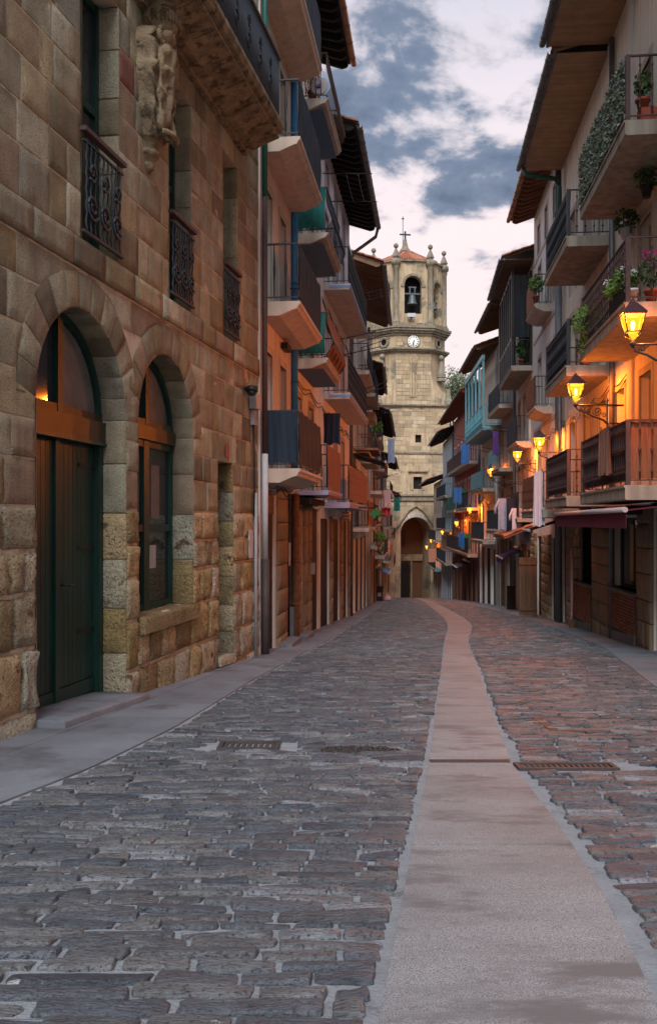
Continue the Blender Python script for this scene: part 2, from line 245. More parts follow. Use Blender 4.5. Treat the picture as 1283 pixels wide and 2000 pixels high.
# ------------------------------------------------------------------ mesh helpers
class MB:
    def __init__(s): s.v = []; s.f = []; s.sm = []
    def add(s, vs, fs, smooth=False):
        k = len(s.v); s.v += [tuple(p) for p in vs]; s.f += [tuple(i + k for i in f) for f in fs]; s.sm += [smooth] * len(fs); return s
    def box(s, a0, a1, b0, b1, c0, c1):
        return s.add([(a, b, c) for c in (c0, c1) for b in (b0, b1) for a in (a0, a1)], [(0, 2, 3, 1), (4, 5, 7, 6), (0, 1, 5, 4), (2, 6, 7, 3), (0, 4, 6, 2), (1, 3, 7, 5)])
    def hexa(s, lo, hi):          # two quads of 4 points each (bottom, top)
        return s.add(list(lo) + list(hi), [(3, 2, 1, 0), (4, 5, 6, 7), (0, 1, 5, 4), (1, 2, 6, 5), (2, 3, 7, 6), (3, 0, 4, 7)])
    def extr(s, poly, fn, t0, t1, smooth=False):   # 2-D outline swept from t0 to t1, fn(a,b,t)->xyz
        n = len(poly); vs = [fn(a, b, t0) for a, b in poly] + [fn(a, b, t1) for a, b in poly]
        s.add(vs, [(i, (i + 1) % n, n + (i + 1) % n, n + i) for i in range(n)], smooth)
        s.add(vs, [tuple(range(n))[::-1], tuple(range(n, 2 * n))]); return s
    def tube(s, pts, r, n=8, caps=True, flat=False):
        pts = [Vector(p) for p in pts]; rings = []
        up = Vector((0, 0, 1))
        for i, p in enumerate(pts):
            d = (pts[min(i + 1, len(pts) - 1)] - pts[max(i - 1, 0)]).normalized()
            a = d.cross(up if abs(d.z) < 0.95 else Vector((1, 0, 0))).normalized(); b = d.cross(a).normalized()
            rr = r[i] if isinstance(r, (list, tuple)) else r
            rings.append([p + a * math.cos(2 * math.pi * k / n) * rr + b * math.sin(2 * math.pi * k / n) * rr for k in range(n)])
        vs = [q for ring in rings for q in ring]; fs = []
        for i in range(len(pts) - 1):
            for k in range(n): fs.append((i * n + k, i * n + (k + 1) % n, (i + 1) * n + (k + 1) % n, (i + 1) * n + k))
        s.add(vs, fs, not flat)
        if caps:
            k = len(s.v) - len(vs); s.f += [tuple(k + i for i in range(n))[::-1], tuple(k + len(vs) - n + i for i in range(n))]; s.sm += [False, False]
        return s
    def lathe(s, prof, c=(0, 0, 0), n=12, a0=0.0, a1=2 * math.pi, smooth=True):
        full = abs(a1 - a0) > 6.28; m = n if full else n + 1
        vs = [(c[0] + r * math.cos(a0 + (a1 - a0) * k / n), c[1] + r * math.sin(a0 + (a1 - a0) * k / n), c[2] + z) for r, z in prof for k in range(m)]
        fs = [(i * m + k, i * m + (k + 1) % m, (i + 1) * m + (k + 1) % m, (i + 1) * m + k) for i in range(len(prof) - 1) for k in range(n)]
        s.add(vs, fs, smooth)
        if full:
            k = len(s.v) - len(vs); s.f += [tuple(k + i for i in range(n))[::-1], tuple(k + len(vs) - n + i for i in range(n))]; s.sm += [False, False]
        return s
    def xf(s, fn): s.v = [tuple(fn(p)) for p in s.v]; return s
    def mesh(s, name, mat):
        me = bpy.data.meshes.new(name); me.from_pydata(s.v, [], s.f); me.polygons.foreach_set('use_smooth', s.sm); me.materials.append(M[mat]); me.update(); return me
def link(name, data, parent=None, loc=None, rotz=0.0):
    o = bpy.data.objects.new(name, data); COL.objects.link(o)
    if parent: o.parent = parent
    if loc: o.location = loc
    if rotz: o.rotation_euler = (0, 0, rotz)
    return o
def tag(o, label=None, cat=None, group=None, kind=None):
    if label: o['label'] = label
    if cat: o['category'] = cat
    if group: o['group'] = group
    if kind: o['kind'] = kind
    return o
def copy_tree(o, parent=None):
    c = o.copy(); COL.objects.link(c); c.parent = parent
    for ch in list(o.children): copy_tree(ch, c)
    return c
def rnd(a, b): return random.uniform(a, b)

# ------------------------------------------------------------------ ground profile: the street falls away from the camera
def zg(y): return -(0.055 * y + 0.00013 * y * y)
def gp(px, py):                       # photo pixel on the street surface -> plan position
    k = (py - HZ) - 0.055 * F; d = k * k - 4 * 0.00013 * F * F * CAMZ
    y = 104.0 if d < 0 else (k - math.sqrt(d)) / (2 * 0.00013 * F)
    return ((px - CX) / F * y, y)
def curve(pts):
    P = sorted([(y, x) for x, y in pts])
    def f(y):
        if y <= P[0][0]: a, b = P[0], P[1]
        elif y >= P[-1][0]: a, b = P[-2], P[-1]
        else:
            for i in range(len(P) - 1):
                if P[i][0] <= y <= P[i + 1][0]: a, b = P[i], P[i + 1]; break
        return a[1] + (b[1] - a[1]) * (y - a[0]) / (b[0] - a[0] + 1e-9)
    return f
strip_l = curve([gp(735, 2000), gp(775, 1800), gp(805, 1640), gp(836, 1490), gp(850, 1390), gp(863, 1300), gp(868, 1250), (3.55, 27), (4.75, 42), (6.3, 62), (9.2, 104)])
strip_r = curve([gp(1305, 2000), gp(1190, 1760), gp(1100, 1620), gp(998, 1490), gp(960, 1385), gp(934, 1305), gp(908, 1250), (4.25, 27), (5.4, 42), (6.95, 62), (9.8, 104)])
def smooth(f): return lambda y: (f(y) if y < 7 else sum(f(y + y * k * .035) for k in range(-4, 5)) / 9)
strip_l, strip_r = smooth(strip_l), smooth(strip_r)
pave_l = curve([(-2.45, 4.0), gp(0, 1570), gp(180, 1500), gp(340, 1422), gp(500, 1325), (0.02, 20), (0.75, 27), (1.85, 38), (2.9, 50), (4.8, 68), (8.2, 104)])
pave_r = curve([(3.9, 3), (4.1, 8.0), gp(1283, 1345), (5.35, 18), (6.35, 28), (7.1, 38), (7.8, 52), (8.6, 68), (10.0, 104)])
LW = [(-3.47, 4.0), (-1.25, 16.0), (0.75, 33.0), (1.92, 46.0), (2.67, 56.0), (4.1, 72.0), (5.55, 88.0), (6.75, 101.0), (7.2, 106.0)]
RW = [(4.3, 0.0), (7.09, 28.0), (7.79, 35.0), (8.44, 41.5), (8.83, 48.0), (9.23, 56.0), (10.2, 75.0), (10.9, 88.0), (11.5, 101.0), (11.8, 106)]
wall_l, wall_r = curve(LW), curve(RW)
# ------------------------------------------------------------------ ground, road bed, pavements, setts
def sheet(name, xs, ys, dz, mat):
    m = MB(); nx = len(xs)
    m.add([(x, y, zg(min(max(y, -20), 140)) + dz) for y in ys for x in xs], [(j * nx + i, j * nx + i + 1, (j + 1) * nx + i + 1, (j + 1) * nx + i) for j in range(len(ys) - 1) for i in range(nx - 1)])
    return tag(link(name, m.mesh(name, mat)), kind='structure')
sheet('ground', [-400, -60, -20, 0, 20, 60, 400], [-60, -20, -5, 0, 10, 20, 40, 60, 80, 100, 120, 140, 300, 900], -0.12, 'earth')
ys = [-4 + 1.0 * i for i in range(112)]
m = MB(); nx = 13
for y in ys:
    a, b = wall_l(y) - 0.4, wall_r(y) + 0.4
    for i in range(nx): m.v.append((a + (b - a) * i / (nx - 1), y, zg(y) - 0.007))
m.f = [(j * nx + i, j * nx + i + 1, (j + 1) * nx + i + 1, (j + 1) * nx + i) for j in range(len(ys) - 1) for i in range(nx - 1)]; m.sm = [True] * len(m.f)
road = tag(link('road', m.mesh('road', 'grout')), kind='structure')

def slab_piece(m, c, lift, th=0.05, g=0.006):
    lo = []; hi = []; cx = sum(p[0] for p in c) / 4; cy = sum(p[1] for p in c) / 4
    mid = []
    for x, y in c:
        dx, dy = cx - x, cy - y; l = math.hypot(dx, dy) + 1e-9
        lo.append((x, y, zg(y) + lift - th)); hi.append((x + dx / l * g, y + dy / l * g, zg(y) + lift)); 
    m.hexa(lo, hi)
def paving(name, fa, fb, y0, y1, step, lift, mat, split=None, g=0.0):
    root = None; y = y0; k = 0
    parts = []
    while y < y1:
        st = step * rnd(0.85, 1.2) * (1 if y < 40 else 2.2)
        e = min(y + st, y1)
        n = 1 if split is None else split
        for j in range(n):
            t0, t1 = j / n, (j + 1) / n
            q = lambda yy, t: fa(yy) + (fb(yy) - fa(yy)) * t
            mm = MB(); k_ = max(1, int((e - y) / .45)); lf = lift + rnd(-0.0015, 0.0015); ya, yb = y + .005, e - .005; vs = []
            for i_ in range(k_ + 1):
                yy_ = ya + (yb - ya) * i_ / k_; a_, b_ = q(yy_, t0) + .003, q(yy_, t1) - .003
                vs += [(a_, yy_, zg(yy_) + lf - .05), (a_ + .004, yy_, zg(yy_) + lf), (b_ - .004, yy_, zg(yy_) + lf), (b_, yy_, zg(yy_) + lf - .05)]
            fs = [f for i_ in range(k_) for c_ in range(3) for f in [(4 * i_ + c_, 4 * i_ + c_ + 1, 4 * i_ + 5 + c_, 4 * i_ + 4 + c_)]] + [(0, 1, 2, 3), tuple(4 * k_ + c_ for c_ in (3, 2, 1, 0))]
            mm.add(vs, [f[::-1] for f in fs])
            parts.append(mm)
        y = e
    bed = MB()
    yy = y0
    pts = []
    while yy < y1 + 0.01: pts.append(yy); yy += .45
    for yv in pts: bed.v += [(fa(yv) + .006, yv, zg(yv) + lift - 0.005), (fb(yv) - .006, yv, zg(yv) + lift - 0.005)]
    bed.f = [(2 * i, 2 * i + 1, 2 * i + 3, 2 * i + 2) for i in range(len(pts) - 1)]; bed.sm = [False] * len(bed.f)
    root = tag(link(name, bed.mesh(name, 'brick_joint' if mat == 'strip_slab' else 'pavement_slab')), kind='structure')
    for mm in parts: link('paving_slab', mm.mesh('paving_slab', mat), root)
    return root
paving('central_strip', strip_l, strip_r, 0.6, 103.5, 1.9, 0.004, 'strip_slab')
paving('left_pavement', lambda y: wall_l(y) - 0.5, pave_l, 2.0, 103.5, 1.0, 0.006, 'pavement_slab', split=2)
paving('right_pavement', pave_r, lambda y: wall_r(y) + 0.5, 2.0, 103.5, 1.0, 0.006, 'pavement_slab', split=2)

def sett(m, cx, cy, w, d, lift, n=12):
    """one worn street sett: a split-faced oblong with uneven sides and a flat, slightly tilted top"""
    tilt = rnd(-0.010, 0.010); tl2 = rnd(-0.010, 0.010); sq = rnd(7.0, 16.0); sd = Vector((rnd(0, 99), rnd(0, 99), 0)); sk = rnd(-.12, .12)
    rings = [(0.0, -0.03), (0.001, -0.003), (0.005, 0.005), (0.016, 0.0085), (0.05, 0.0098)] if n > 12 else [(0.0, -0.02), (0.003, 0.004), (0.014, 0.009)] if n > 8 else [(0.0, -0.02), (0.015, 0.008)]
    vs = []; amp = 0.015 if n > 8 else 0.004
    for ins, z in rings:
        for k in range(n):
            a = 2 * math.pi * (k + 0.5) / n
            if n > 12:                                    # more points round the corners
                q = (k / n * 4) % 1; a = (int(k / n * 4) + 0.5 + 0.5 * math.copysign(abs(2 * q - 1) ** 1.6, 2 * q - 1)) * math.pi / 2
            ca, sa = math.cos(a), math.sin(a)
            r = (abs(ca) ** sq + abs(sa) ** sq) ** (-1 / sq)
            x = ca * r * (w / 2 - ins); y = sa * r * (d / 2 - min(ins, d * .3))
            v = Vector((x * 13, y * 13, 0)) + sd
            x += noise.noise(v) * amp + sk * y; y += noise.noise(v + Vector((0, 0, 5))) * amp
            vs.append((cx + x, cy + y, zg(cy + y) + lift + z + (tilt * x / w * 2 + tl2 * y / d * 2 + noise.noise(v * 1.5 + Vector((0, 0, 9))) * .004 if z > 0 else 0)))
    fs = [(i * n + k, i * n + (k + 1) % n, (i + 1) * n + (k + 1) % n, (i + 1) * n + k) for i in range(len(rings) - 1) for k in range(n)]
    m.add(vs, fs, False); b = len(m.v) - n; m.f.append(tuple(b + i for i in range(n))); m.sm.append(False)
holes = []                                    # covers and gratings let into the setts: (x0,x1,y0,y1)
def cover_rect(px0, px1, py0, py1):
    a, b, c, d = gp(px0, py1), gp(px1, py1), gp(px0, py0), gp(px1, py0)
    return (min(a[0], c[0]), max(b[0], d[0]) if px1 < 1283 else max(b[0], d[0]), a[1], c[1])
G1 = cover_rect(432, 545, 1450, 1464); G1 = (G1[0], G1[1], G1[2], G1[2] + 0.32)
xa, ya = gp(1075, 1430); G2 = (xa - 0.05, xa + 1.35, ya - 0.02, ya + 0.78)
xa, ya = gp(1012, 1503); G3 = (xa, xa + 0.72, ya - 0.02, ya + 0.2)
xa, ya = gp(698, 1466); G4 = (xa - 0.36, xa + 0.36, ya - 0.30, ya + 0.30)
holes = [G1, G3]
setts = []
y = 1.3
while y < 103:
    big = y < 3.4
    d = (rnd(0.095, 0.14) if y < 3.3 else rnd(0.072, 0.105) if y < 5 else rnd(0.060, 0.09)) * (1 if y < 20 else 1.5 if y < 50 else 2.4)
    for fa, fb, ga, gb in ((pave_l, strip_l, 0.02, 0.03 if y < 9 else 0.005), (strip_r, pave_r, 0.05 if y < 8 else 0.005, 0.01)):
        ym = y + d / 2; x = fa(ym) + ga + rnd(0, 0.05); e = fb(ym) - gb
        while x < e - 0.08:
            w = (rnd(0.24, 0.52) if big else rnd(0.17, 0.42)) * (1 if y < 50 else 1.5)
            if x + w > e - 0.09: w = e - x
            gx = rnd(0.006, 0.036) if big else rnd(0.005, 0.026); gy = rnd(0.004, 0.02) if big else rnd(0.003, 0.013)
            cx_ = x + w / 2; cy_ = ym + rnd(-0.012, 0.012)
            if w > 0.1 and not any(h[0] - 0.6 * w < cx_ < h[1] + 0.6 * w and h[2] - d * 0.6 < cy_ < h[3] + d * 0.6 for h in holes):
                in_round = ((cx_ - (G4[0] + G4[1]) / 2) / 0.37) ** 2 + ((cy_ - (G4[2] + G4[3]) / 2) / 0.16) ** 2 < 1
                if not in_round: setts.append((cx_, cy_, w - gx, d - gy))
            x += w
    y += d
def seen(c):
    px = CX + F * c[0] / c[1]; py = HZ + F * (CAMZ - zg(c[1])) / c[1]
    return -60 < px < 1343 and py < 2060
setts.sort(key=lambda c: (0 if seen(c) else 1, -c[2] * c[3] / max(c[1], 1.0) ** 3))
for c in setts[:300]:
    mm = MB(); sett(mm, *c, rnd(-0.003, 0.008), 24); link('cobble', mm.mesh('cobble', 'cobble'), road)
mm = MB()
for c in setts[300:]: sett(mm, *c, rnd(-0.003, 0.008), 12 if c[1] < 16 else 8)
tag(link('far_cobbles', mm.mesh('far_cobbles', 'cobble'), road), kind='stuff')

# gratings, covers
def grate(name, G, label, cat, bars, along_x=False, mat='cast_iron_pipe', solid=False):
    x0, x1, y0, y1 = G; yc = (y0 + y1) / 2
    root = tag(link(name, None, loc=((x0 + x1) / 2, yc, zg(yc))), label, cat)
    def L(x, y, z): return (x - (x0 + x1) / 2, y - yc, zg(y) - zg(yc) + z)
    fr = MB(); t = 0.035
    for a0, a1, b0, b1 in ((x0, x1, y0, y0 + t), (x0, x1, y1 - t, y1), (x0, x0 + t, y0 + t, y1 - t), (x1 - t, x1, y0 + t, y1 - t)): fr.box(a0, a1, b0, b1, -0.05, 0.014)
    fr.xf(lambda p: L(*p)); link('frame', fr.mesh('frame', mat), root)
    if solid:
        for e0, e1 in ((x0 + t + .01, x0 + t + .09), (x1 - t - .09, x1 - t - .01)): link('end_strip', MB().box(e0, e1, y0 + t, y1 - t, -.03, .017).xf(lambda p: L(*p)).mesh('end_strip', mat), root)
        return root
        pl = MB().box(x0 + t + .004, x1 - t - .004, y0 + t + .004, y1 - t - .004, -0.04, 0.004).xf(lambda p: L(*p)); link('cover_plate', pl.mesh('cover_plate', solid), root)
    else:
        pit = MB().box(x0 + .01, x1 - .01, y0 + .01, y1 - .01, -0.1, -0.011).xf(lambda p: L(*p)); link('pit', pit.mesh('pit', 'painted_shade'), root)
        for k in range(bars):
            if along_x: c = y0 + t + (y1 - y0 - 2 * t) * (k + .5) / bars; b = MB().box(x0 + t, x1 - t, c - .006, c + .006, -0.04, 0.006)
            else: c = x0 + t + (x1 - x0 - 2 * t) * (k + .5) / bars; h = (x1 - x0) / bars * 0.26; b = MB().box(c - h, c + h, y0 + t, y1 - t, -0.04, 0.006)
            link('bar', b.xf(lambda p: L(*p)).mesh('bar', mat), root)
    return root
grate('drain_grate', G1, 'small iron drain grate in the setts beside the grey pavement', 'drain', 9)
grate('drain_grate', G3, 'rusty long drain grate in the setts touching the pale central strip', 'drain', 16)
grate('access_cover', G2, 'large rectangular access cover with rusty rim in the orange-lit setts', 'manhole cover', 0, solid='cobble', mat='rust_iron')
xc, yc = (G4[0] + G4[1]) / 2, (G4[2] + G4[3]) / 2
mh = tag(link('manhole_cover', None, loc=(xc, yc, zg(yc))), 'round dark patch of a manhole cover in the middle of the setts', 'manhole cover')
def shear(p): return (p[0], p[1] * .42, p[2] + zg(yc + p[1] * .42) - zg(yc))
link('patch', MB().lathe([(0.36, -0.03), (0.36, 0.002), (0.30, 0.004), (0.0, 0.004)], (0, 0, 0), 32).xf(shear).mesh('patch', 'cast_iron_pipe'), mh)
mm = MB()
for k in range(110):
    a, r = rnd(0, 6.28), math.sqrt(rnd(0, 1)) * 0.33
    sx, sy = math.cos(a) * r, math.sin(a) * r; s_ = rnd(0.012, 0.03)
    mm.lathe([(s_, -0.004), (s_ * .8, 0.012), (s_ * .3, 0.018)], (sx, sy, 0), 6)
tag(link('dark_studs', mm.xf(shear).mesh('dark_studs', 'black_metal'), mh), kind='stuff')
# narrow slot drain across the strip
ys_ = gp(836, 1488)[1]
xs0, xs1 = strip_l(ys_) + 0.01, strip_r(ys_) - 0.01
dr = tag(link('slot_drain', None, loc=(xs0, ys_, zg(ys_))), 'narrow dark slot drain laid across the pale central strip', 'drain')
link('channel', MB().box(0, xs1 - xs0, -0.045, 0.045, -0.04, 0.0075).mesh('channel', 'cast_iron_pipe'), dr)
for k in range(22): link('bar', MB().box((k + .2) / 22 * (xs1 - xs0), (k + .75) / 22 * (xs1 - xs0), -0.03, 0.03, 0.0, 0.011).mesh('bar', 'cast_iron_pipe'), dr)
# ------------------------------------------------------------------ buildings: local frame u (along the street), n (out to the street), z
class House:
    def __init__(s, name, label, cat, side, x0, y0, slope, group=None):
        s.side = -1 if side == 'L' else 1
        th = math.atan(slope); s.d = (math.sin(th), math.cos(th)); s.n = (math.cos(th), -math.sin(th)) if side == 'L' else (-math.cos(th), math.sin(th))
        s.o = (x0, y0); s.z0 = zg(y0)
        s.root = tag(link(name, None, loc=(x0, y0, s.z0), rotz=math.pi / 2 - th), label, cat, group)
    def w(s, u, n, z): return (s.o[0] + s.d[0] * u + s.n[0] * n, s.o[1] + s.d[1] * u + s.n[1] * n, z)
    def u(s, px, n=0.0):                 # distance along the wall where a photo column meets the plane at depth n
        k = (px - CX) / F; ax, ay = s.o[0] + s.n[0] * n, s.o[1] + s.n[1] * n
        return (k * ay - ax) / (s.d[0] - k * s.d[1])
    def z(s, px, py, n=0.0):
        y = s.w(s.u(px, n), n, 0)[1]; return CAMZ + (HZ - py) / F * y
    def zgu(s, u): return zg(s.o[1] + s.d[1] * u)
    def put(s, mb, name, mat, parent=None):
        me = mb; me.v = [(u, s.side * n, z - s.z0) for u, n, z in me.v]
        if s.side < 0: me.f = [f[::-1] for f in me.f]
        return link(name, me.mesh(name, mat), parent or s.root)
    def box(s, name, mat, u0, u1, n0, n1, z0, z1, parent=None): return s.put(MB().box(u0, u1, n0, n1, z0, z1), name, mat, parent)
    def piece(s, me, name, u, n, z, parent=None): return link(name, me, parent or s.root, loc=(u, s.side * n, z - s.z0))

class Hole:
    def __init__(h, u0, u1, z0, z1, arch=False):
        h.u0, h.u1, h.z0, h.z1, h.arch = u0, u1, z0, z1, arch
        h.c = (u0 + u1) / 2; h.r = (u1 - u0) / 2; h.zs = z1 - h.r if arch else z1
    def iv(h, z, grow=0.0):
        if h.arch:
            R_ = h.r + grow
            if z < h.z0 or z >= h.zs + R_: return None
            hw = h.r if z < h.zs else math.sqrt(max(0, R_ * R_ - (z - h.zs) ** 2))
            return (h.c - hw, h.c + hw)
        return (h.u0, h.u1) if h.z0 <= z < h.z1 else None
    def breaks(h):
        if not h.arch: return [h.z0, h.z1]
        return [h.z0, h.zs] + [h.zs + h.r * math.sin(R(9 * i)) for i in range(1, 11)]
    def outline(h):
        if not h.arch: return [(h.u0, h.z0), (h.u0, h.z1), (h.u1, h.z1), (h.u1, h.z0)]
        return [(h.u0, h.z0)] + [(h.c - h.r * math.cos(R(9 * i)), h.zs + h.r * math.sin(R(9 * i))) for i in range(0, 21)] + [(h.u1, h.z0)]
def holed(u0, u1, z0, z1, holes, n=0.0, depth=0.22, thick=0.5, back=True):
    """a wall slab with real openings: front skin, reveals, and a closed shell behind"""
    m = MB(); zs = sorted({z0, z1} | {z for h in holes for z in h.breaks() if z0 < z < z1})
    e = 1e-4
    for a, b in zip(zs, zs[1:]):
        if b - a < 1e-6: continue
        La = sorted([i for i in (h.iv(a + e) for h in holes) if i]); Lb = sorted([i for i in (h.iv(b - e) for h in holes) if i])
        if len(La) != len(Lb): Lb = La
        xa, xb = [u0] + [x for i in La for x in i] + [u1], [u0] + [x for i in Lb for x in i] + [u1]
        for k in range(0, len(xa), 2):
            m.add([(xa[k], n, a), (xa[k + 1], n, a), (xb[k + 1], n, b), (xb[k], n, b)], [(0, 1, 2, 3)])
    for h in holes:
        o = h.outline(); k = len(o)
        m.add([(p, n, q) for p, q in o] + [(p, n - depth, q) for p, q in o], [(i, i + 1, k + i + 1, k + i) for i in range(k - 1)] + ([(k - 1, 0, k, 2 * k - 1)] if h.z0 > z0 + 0.01 else []))
    b = n - thick
    m.add([(u0, n, z0), (u1, n, z0), (u1, n, z1), (u0, n, z1), (u0, b, z0), (u1, b, z0), (u1, b, z1), (u0, b, z1)], [(0, 4, 5, 1), (3, 2, 6, 7), (0, 3, 7, 4), (1, 5, 6, 2)] + ([(4, 7, 6, 5)] if back else []))
    return m
def stone(m, a0, a1, L, Rr, b0, b1, mp, proud=0.012, rough=0.006, back=-0.03, gap=0.008, freq=5.0, nx=6, nz=5, ero=0.0, bev=0.010):
    """one dressed stone: relief front with chamfered, slightly worn edges. L(b), Rr(b) give its sides; mp(a,b,depth)->(u,n,z)"""
    seed = Vector((rnd(0, 99), rnd(0, 99), rnd(0, 99)))
    bb = b0 + gap; bt = b1 - gap; H_ = bt - bb; wid = max(0.05, (Rr((b0 + b1) / 2) - L((b0 + b1) / 2)))
    es, et = min(0.3, bev / wid), min(0.3, bev / max(H_, .05))
    S_ = [0, es * .35, es] + [es + (1 - 2 * es) * i / (nx - 1) for i in range(1, nx - 1)] + [1 - es, 1 - es * .35, 1]
    T_ = [0, et * .35, et] + [et + (1 - 2 * et) * i / (nz - 1) for i in range(1, nz - 1)] + [1 - et, 1 - et * .35, 1]
    vs = []; tx, ty = rnd(-0.006, 0.006) , rnd(-0.005, 0.005)
    for j, t in enumerate(T_):
        b = bb + H_ * t; l, r = L(b) + gap, Rr(b) - gap
        if r < l: l = r = (l + r) / 2
        for i, q in enumerate(S_):
            k = min(i, len(S_) - 1 - i, j, len(T_) - 1 - j)
            a = l + (r - l) * q; v = Vector((a * freq, b * freq, 0)) + seed
            nz_ = noise.noise(v) * rough + noise.noise(v * 2.7) * rough * 0.5
            dep = back if k == 0 else (proud * 0.35 + nz_ * 0.4 if k == 1 else proud + nz_ + tx * (q - .5) + ty * (t - .5))
            if ero and k >= 1: dep -= ero * max(0, noise.noise(v * 0.8 + Vector((7, 7, 7))))
            if k >= 1 and ero: dep = max(dep, 0.003 + 0.25 * (dep if dep < 0 else 0) * 0.2)
            if k <= 1 and rough > 0.004: a += noise.noise(v * 1.7 + Vector((3, 0, 0))) * rough * 0.7; b2 = b + noise.noise(v * 1.7 + Vector((0, 9, 0))) * rough * 0.7
            else: b2 = b
            vs.append(mp(a, b2, dep))
    w = len(S_)
    m.add(vs, [(j * w + i, j * w + i + 1, (j + 1) * w + i + 1, (j + 1) * w + i) for j in range(len(T_) - 1) for i in range(w - 1)], True)
    return m
def leafs(m, c, rad, n, size, flat=(1, 1, 1)):
    for _ in range(n):
        d = Vector((random.gauss(0, 1), random.gauss(0, 1), random.gauss(0, 1))).normalized() * (rnd(0.25, 1) ** 0.5)
        p = Vector((c[0] + d.x * rad * flat[0], c[1] + d.y * rad * flat[1], c[2] + d.z * rad * flat[2]))
        a = Vector((rnd(-1, 1), rnd(-1, 1), rnd(-1, 1))).normalized(); b = a.orthogonal().normalized(); s_ = size * rnd(0.6, 1.25)
        m.add([p - a * s_, p + b * s_ * .5, p + a * s_, p - b * s_ * .5], [(0, 1, 2, 3)])
    return m

# ------------------------------------------------------------------ the sandstone palace
P = House('stone_palace', 'brown sandstone mansion with green arched door and wrought iron window grilles', 'building', 'L', -1.25 - 0.185 * 10.2, 5.8, 0.185)
uE = P.u(504); UZ = 13.0; out_view = MB()
door_h = Hole(P.u(70), P.u(246), -1.2, 3.57, True)
win_h = Hole(P.u(270), P.u(377), 0.27, 3.53, True)
nar_h = Hole(P.u(425), P.u(455), -1.3, 2.33)
w1 = Hole(P.u(158), P.u(232), 4.26, 7.1); w2 = Hole(P.u(330), P.u(373), 4.26, 7.1); w3 = Hole(P.u(436), P.u(463), 4.26, 7.1)
HO = [door_h, win_h, nar_h, w1, w2, w3]
wall = P.put(holed(-2.0, uE, -1.6, UZ, HO, n=-0.004, depth=0.34, thick=5.0), 'wall', 'mortar')
RING = 0.36
def course_stones(za, zb, rough, mat, wmin, wmax, proud, ero=0.0, amp=0.006):
    mid = (za + zb) / 2
    edges = []
    ivs = []
    for h in HO:
        pts = [h.iv(za + (zb - za) * t, RING) for t in (0.02, 0.25, 0.5, 0.75, 0.98)]
        if any(pts):
            if not h.arch and h.iv(mid) is None: continue
            ivs.append(h)
    ivs.sort(key=lambda h: h.c)
    def lf(h): return lambda b: (h.iv(b, RING) or (h.c, h.c))[0] - (0.0 if h.iv(b, RING) else 0.0)
    def rf(h): return lambda b: (h.iv(b, RING) or (h.c, h.c))[1]
    bounds = [lambda b: -2.0]
    for h in ivs: bounds += [lf(h), rf(h)]
    bounds.append(lambda b: uE)
    for k in range(0, len(bounds), 2):
        L0, R0 = bounds[k], bounds[k + 1]
        x = max(L0(za + .01), L0(mid), L0(zb - .01)); xe = min(R0(za + .01), R0(mid), R0(zb - .01))
        if xe - x < 0.12:
            if R0(za + .01) - L0(za + .01) > 0.05: cuts = []
            else: continue
        else:
            cuts = []; p = x
            while True:
                wd = rnd(wmin, wmax); p += wd
                if p > xe - wmin * 0.55: break
                cuts.append(p)
        fs = [L0] + [(lambda c: (lambda b: c))(c) for c in cuts] + [R0]
        for A, B in zip(fs, fs[1:]):
            if (A(mid) + B(mid)) / 2 < -1.9: continue
            m = MB(); pr = proud + rnd(-0.004, 0.006)
            stone(m, 0, 0, A, B, za, zb, lambda a, b, d: (a, d, b), pr, amp * rnd(0.6, 1.5), -0.02, 0.008 if mat == 'sandstone' else 0.012, ero=ero, freq=4.5 if mat == 'sandstone' else 6.5, bev=0.008 if mat == 'sandstone' else 0.03)
            mt = 'purple_stone' if (mat == 'sandstone' and abs((A(mid) + B(mid)) / 2 - (w1.u1 + 0.15)) < 0.3 and 6.2 < mid < 6.7) else mat
            w_ = P.w((A(mid) + B(mid)) / 2, 0, mid); pu, pv = CX + F * w_[0] / max(w_[1], .5), HZ - F * (mid - CAMZ) / max(w_[1], .5)
            if pu > -70 and pv > -70 and mid > P.zgu((A(mid) + B(mid)) / 2) - .25: P.put(m, 'stone', mt, wall)
            else: out_view.v, k_ = out_view.v + m.v, len(out_view.v); out_view.f += [tuple(i + k_ for i in f) for f in m.f]; out_view.sm += m.sm
def courses(z0, z1, h):
    n = max(1, round((z1 - z0) / h)); hs = [rnd(0.85, 1.15) for _ in range(n)]; t = sum(hs); out_ = [z0]
    for q in hs: out_.append(out_[-1] + q / t * (z1 - z0))
    return list(zip(out_, out_[1:]))
for za, zb in courses(-1.25, 0.27, 0.44): course_stones(za, zb, 1, 'rough_stone', 0.28, 0.78, 0.04, 0.05, 0.022)
for za, zb in courses(0.27, 1.55, 0.47): course_stones(za, zb, 1, 'rough_stone', 0.24, 0.7, 0.034, 0.05, 0.02)
for za, zb in courses(1.55, 2.33, 0.40): course_stones(za, zb, 1, 'sandstone', 0.28, 0.62, 0.01, 0.015, 0.010)
for za, zb in courses(2.33, 3.94, 0.42): course_stones(za, zb, 0, 'sandstone', 0.22, 0.62, 0.003, 0, 0.005)
for za, zb in courses(4.26, 7.1, 0.43): course_stones(za, zb, 0, 'sandstone', 0.26, 0.70, 0.003, 0, 0.005)
for za, zb in courses(7.1, UZ, 0.5): course_stones(za, zb, 0, 'sandstone', 0.45, 0.95, 0.004, 0, 0.006)
tag(P.put(out_view, 'upper_masonry', 'sandstone', wall), kind='stuff')
# string course
x = -1.9
while x < uE - 0.1:
    e = min(uE, x + rnd(0.6, 1.0)); 
    if uE - e < 0.3: e = uE
    m = MB(); stone(m, 0, 0, lambda b: x, lambda b: e, 3.945, 4.255, lambda a, b, d: (a, d, b), 0.034, 0.008, -0.03, 0.004); P.put(m, 'string_stone', 'sandstone', wall); x = e
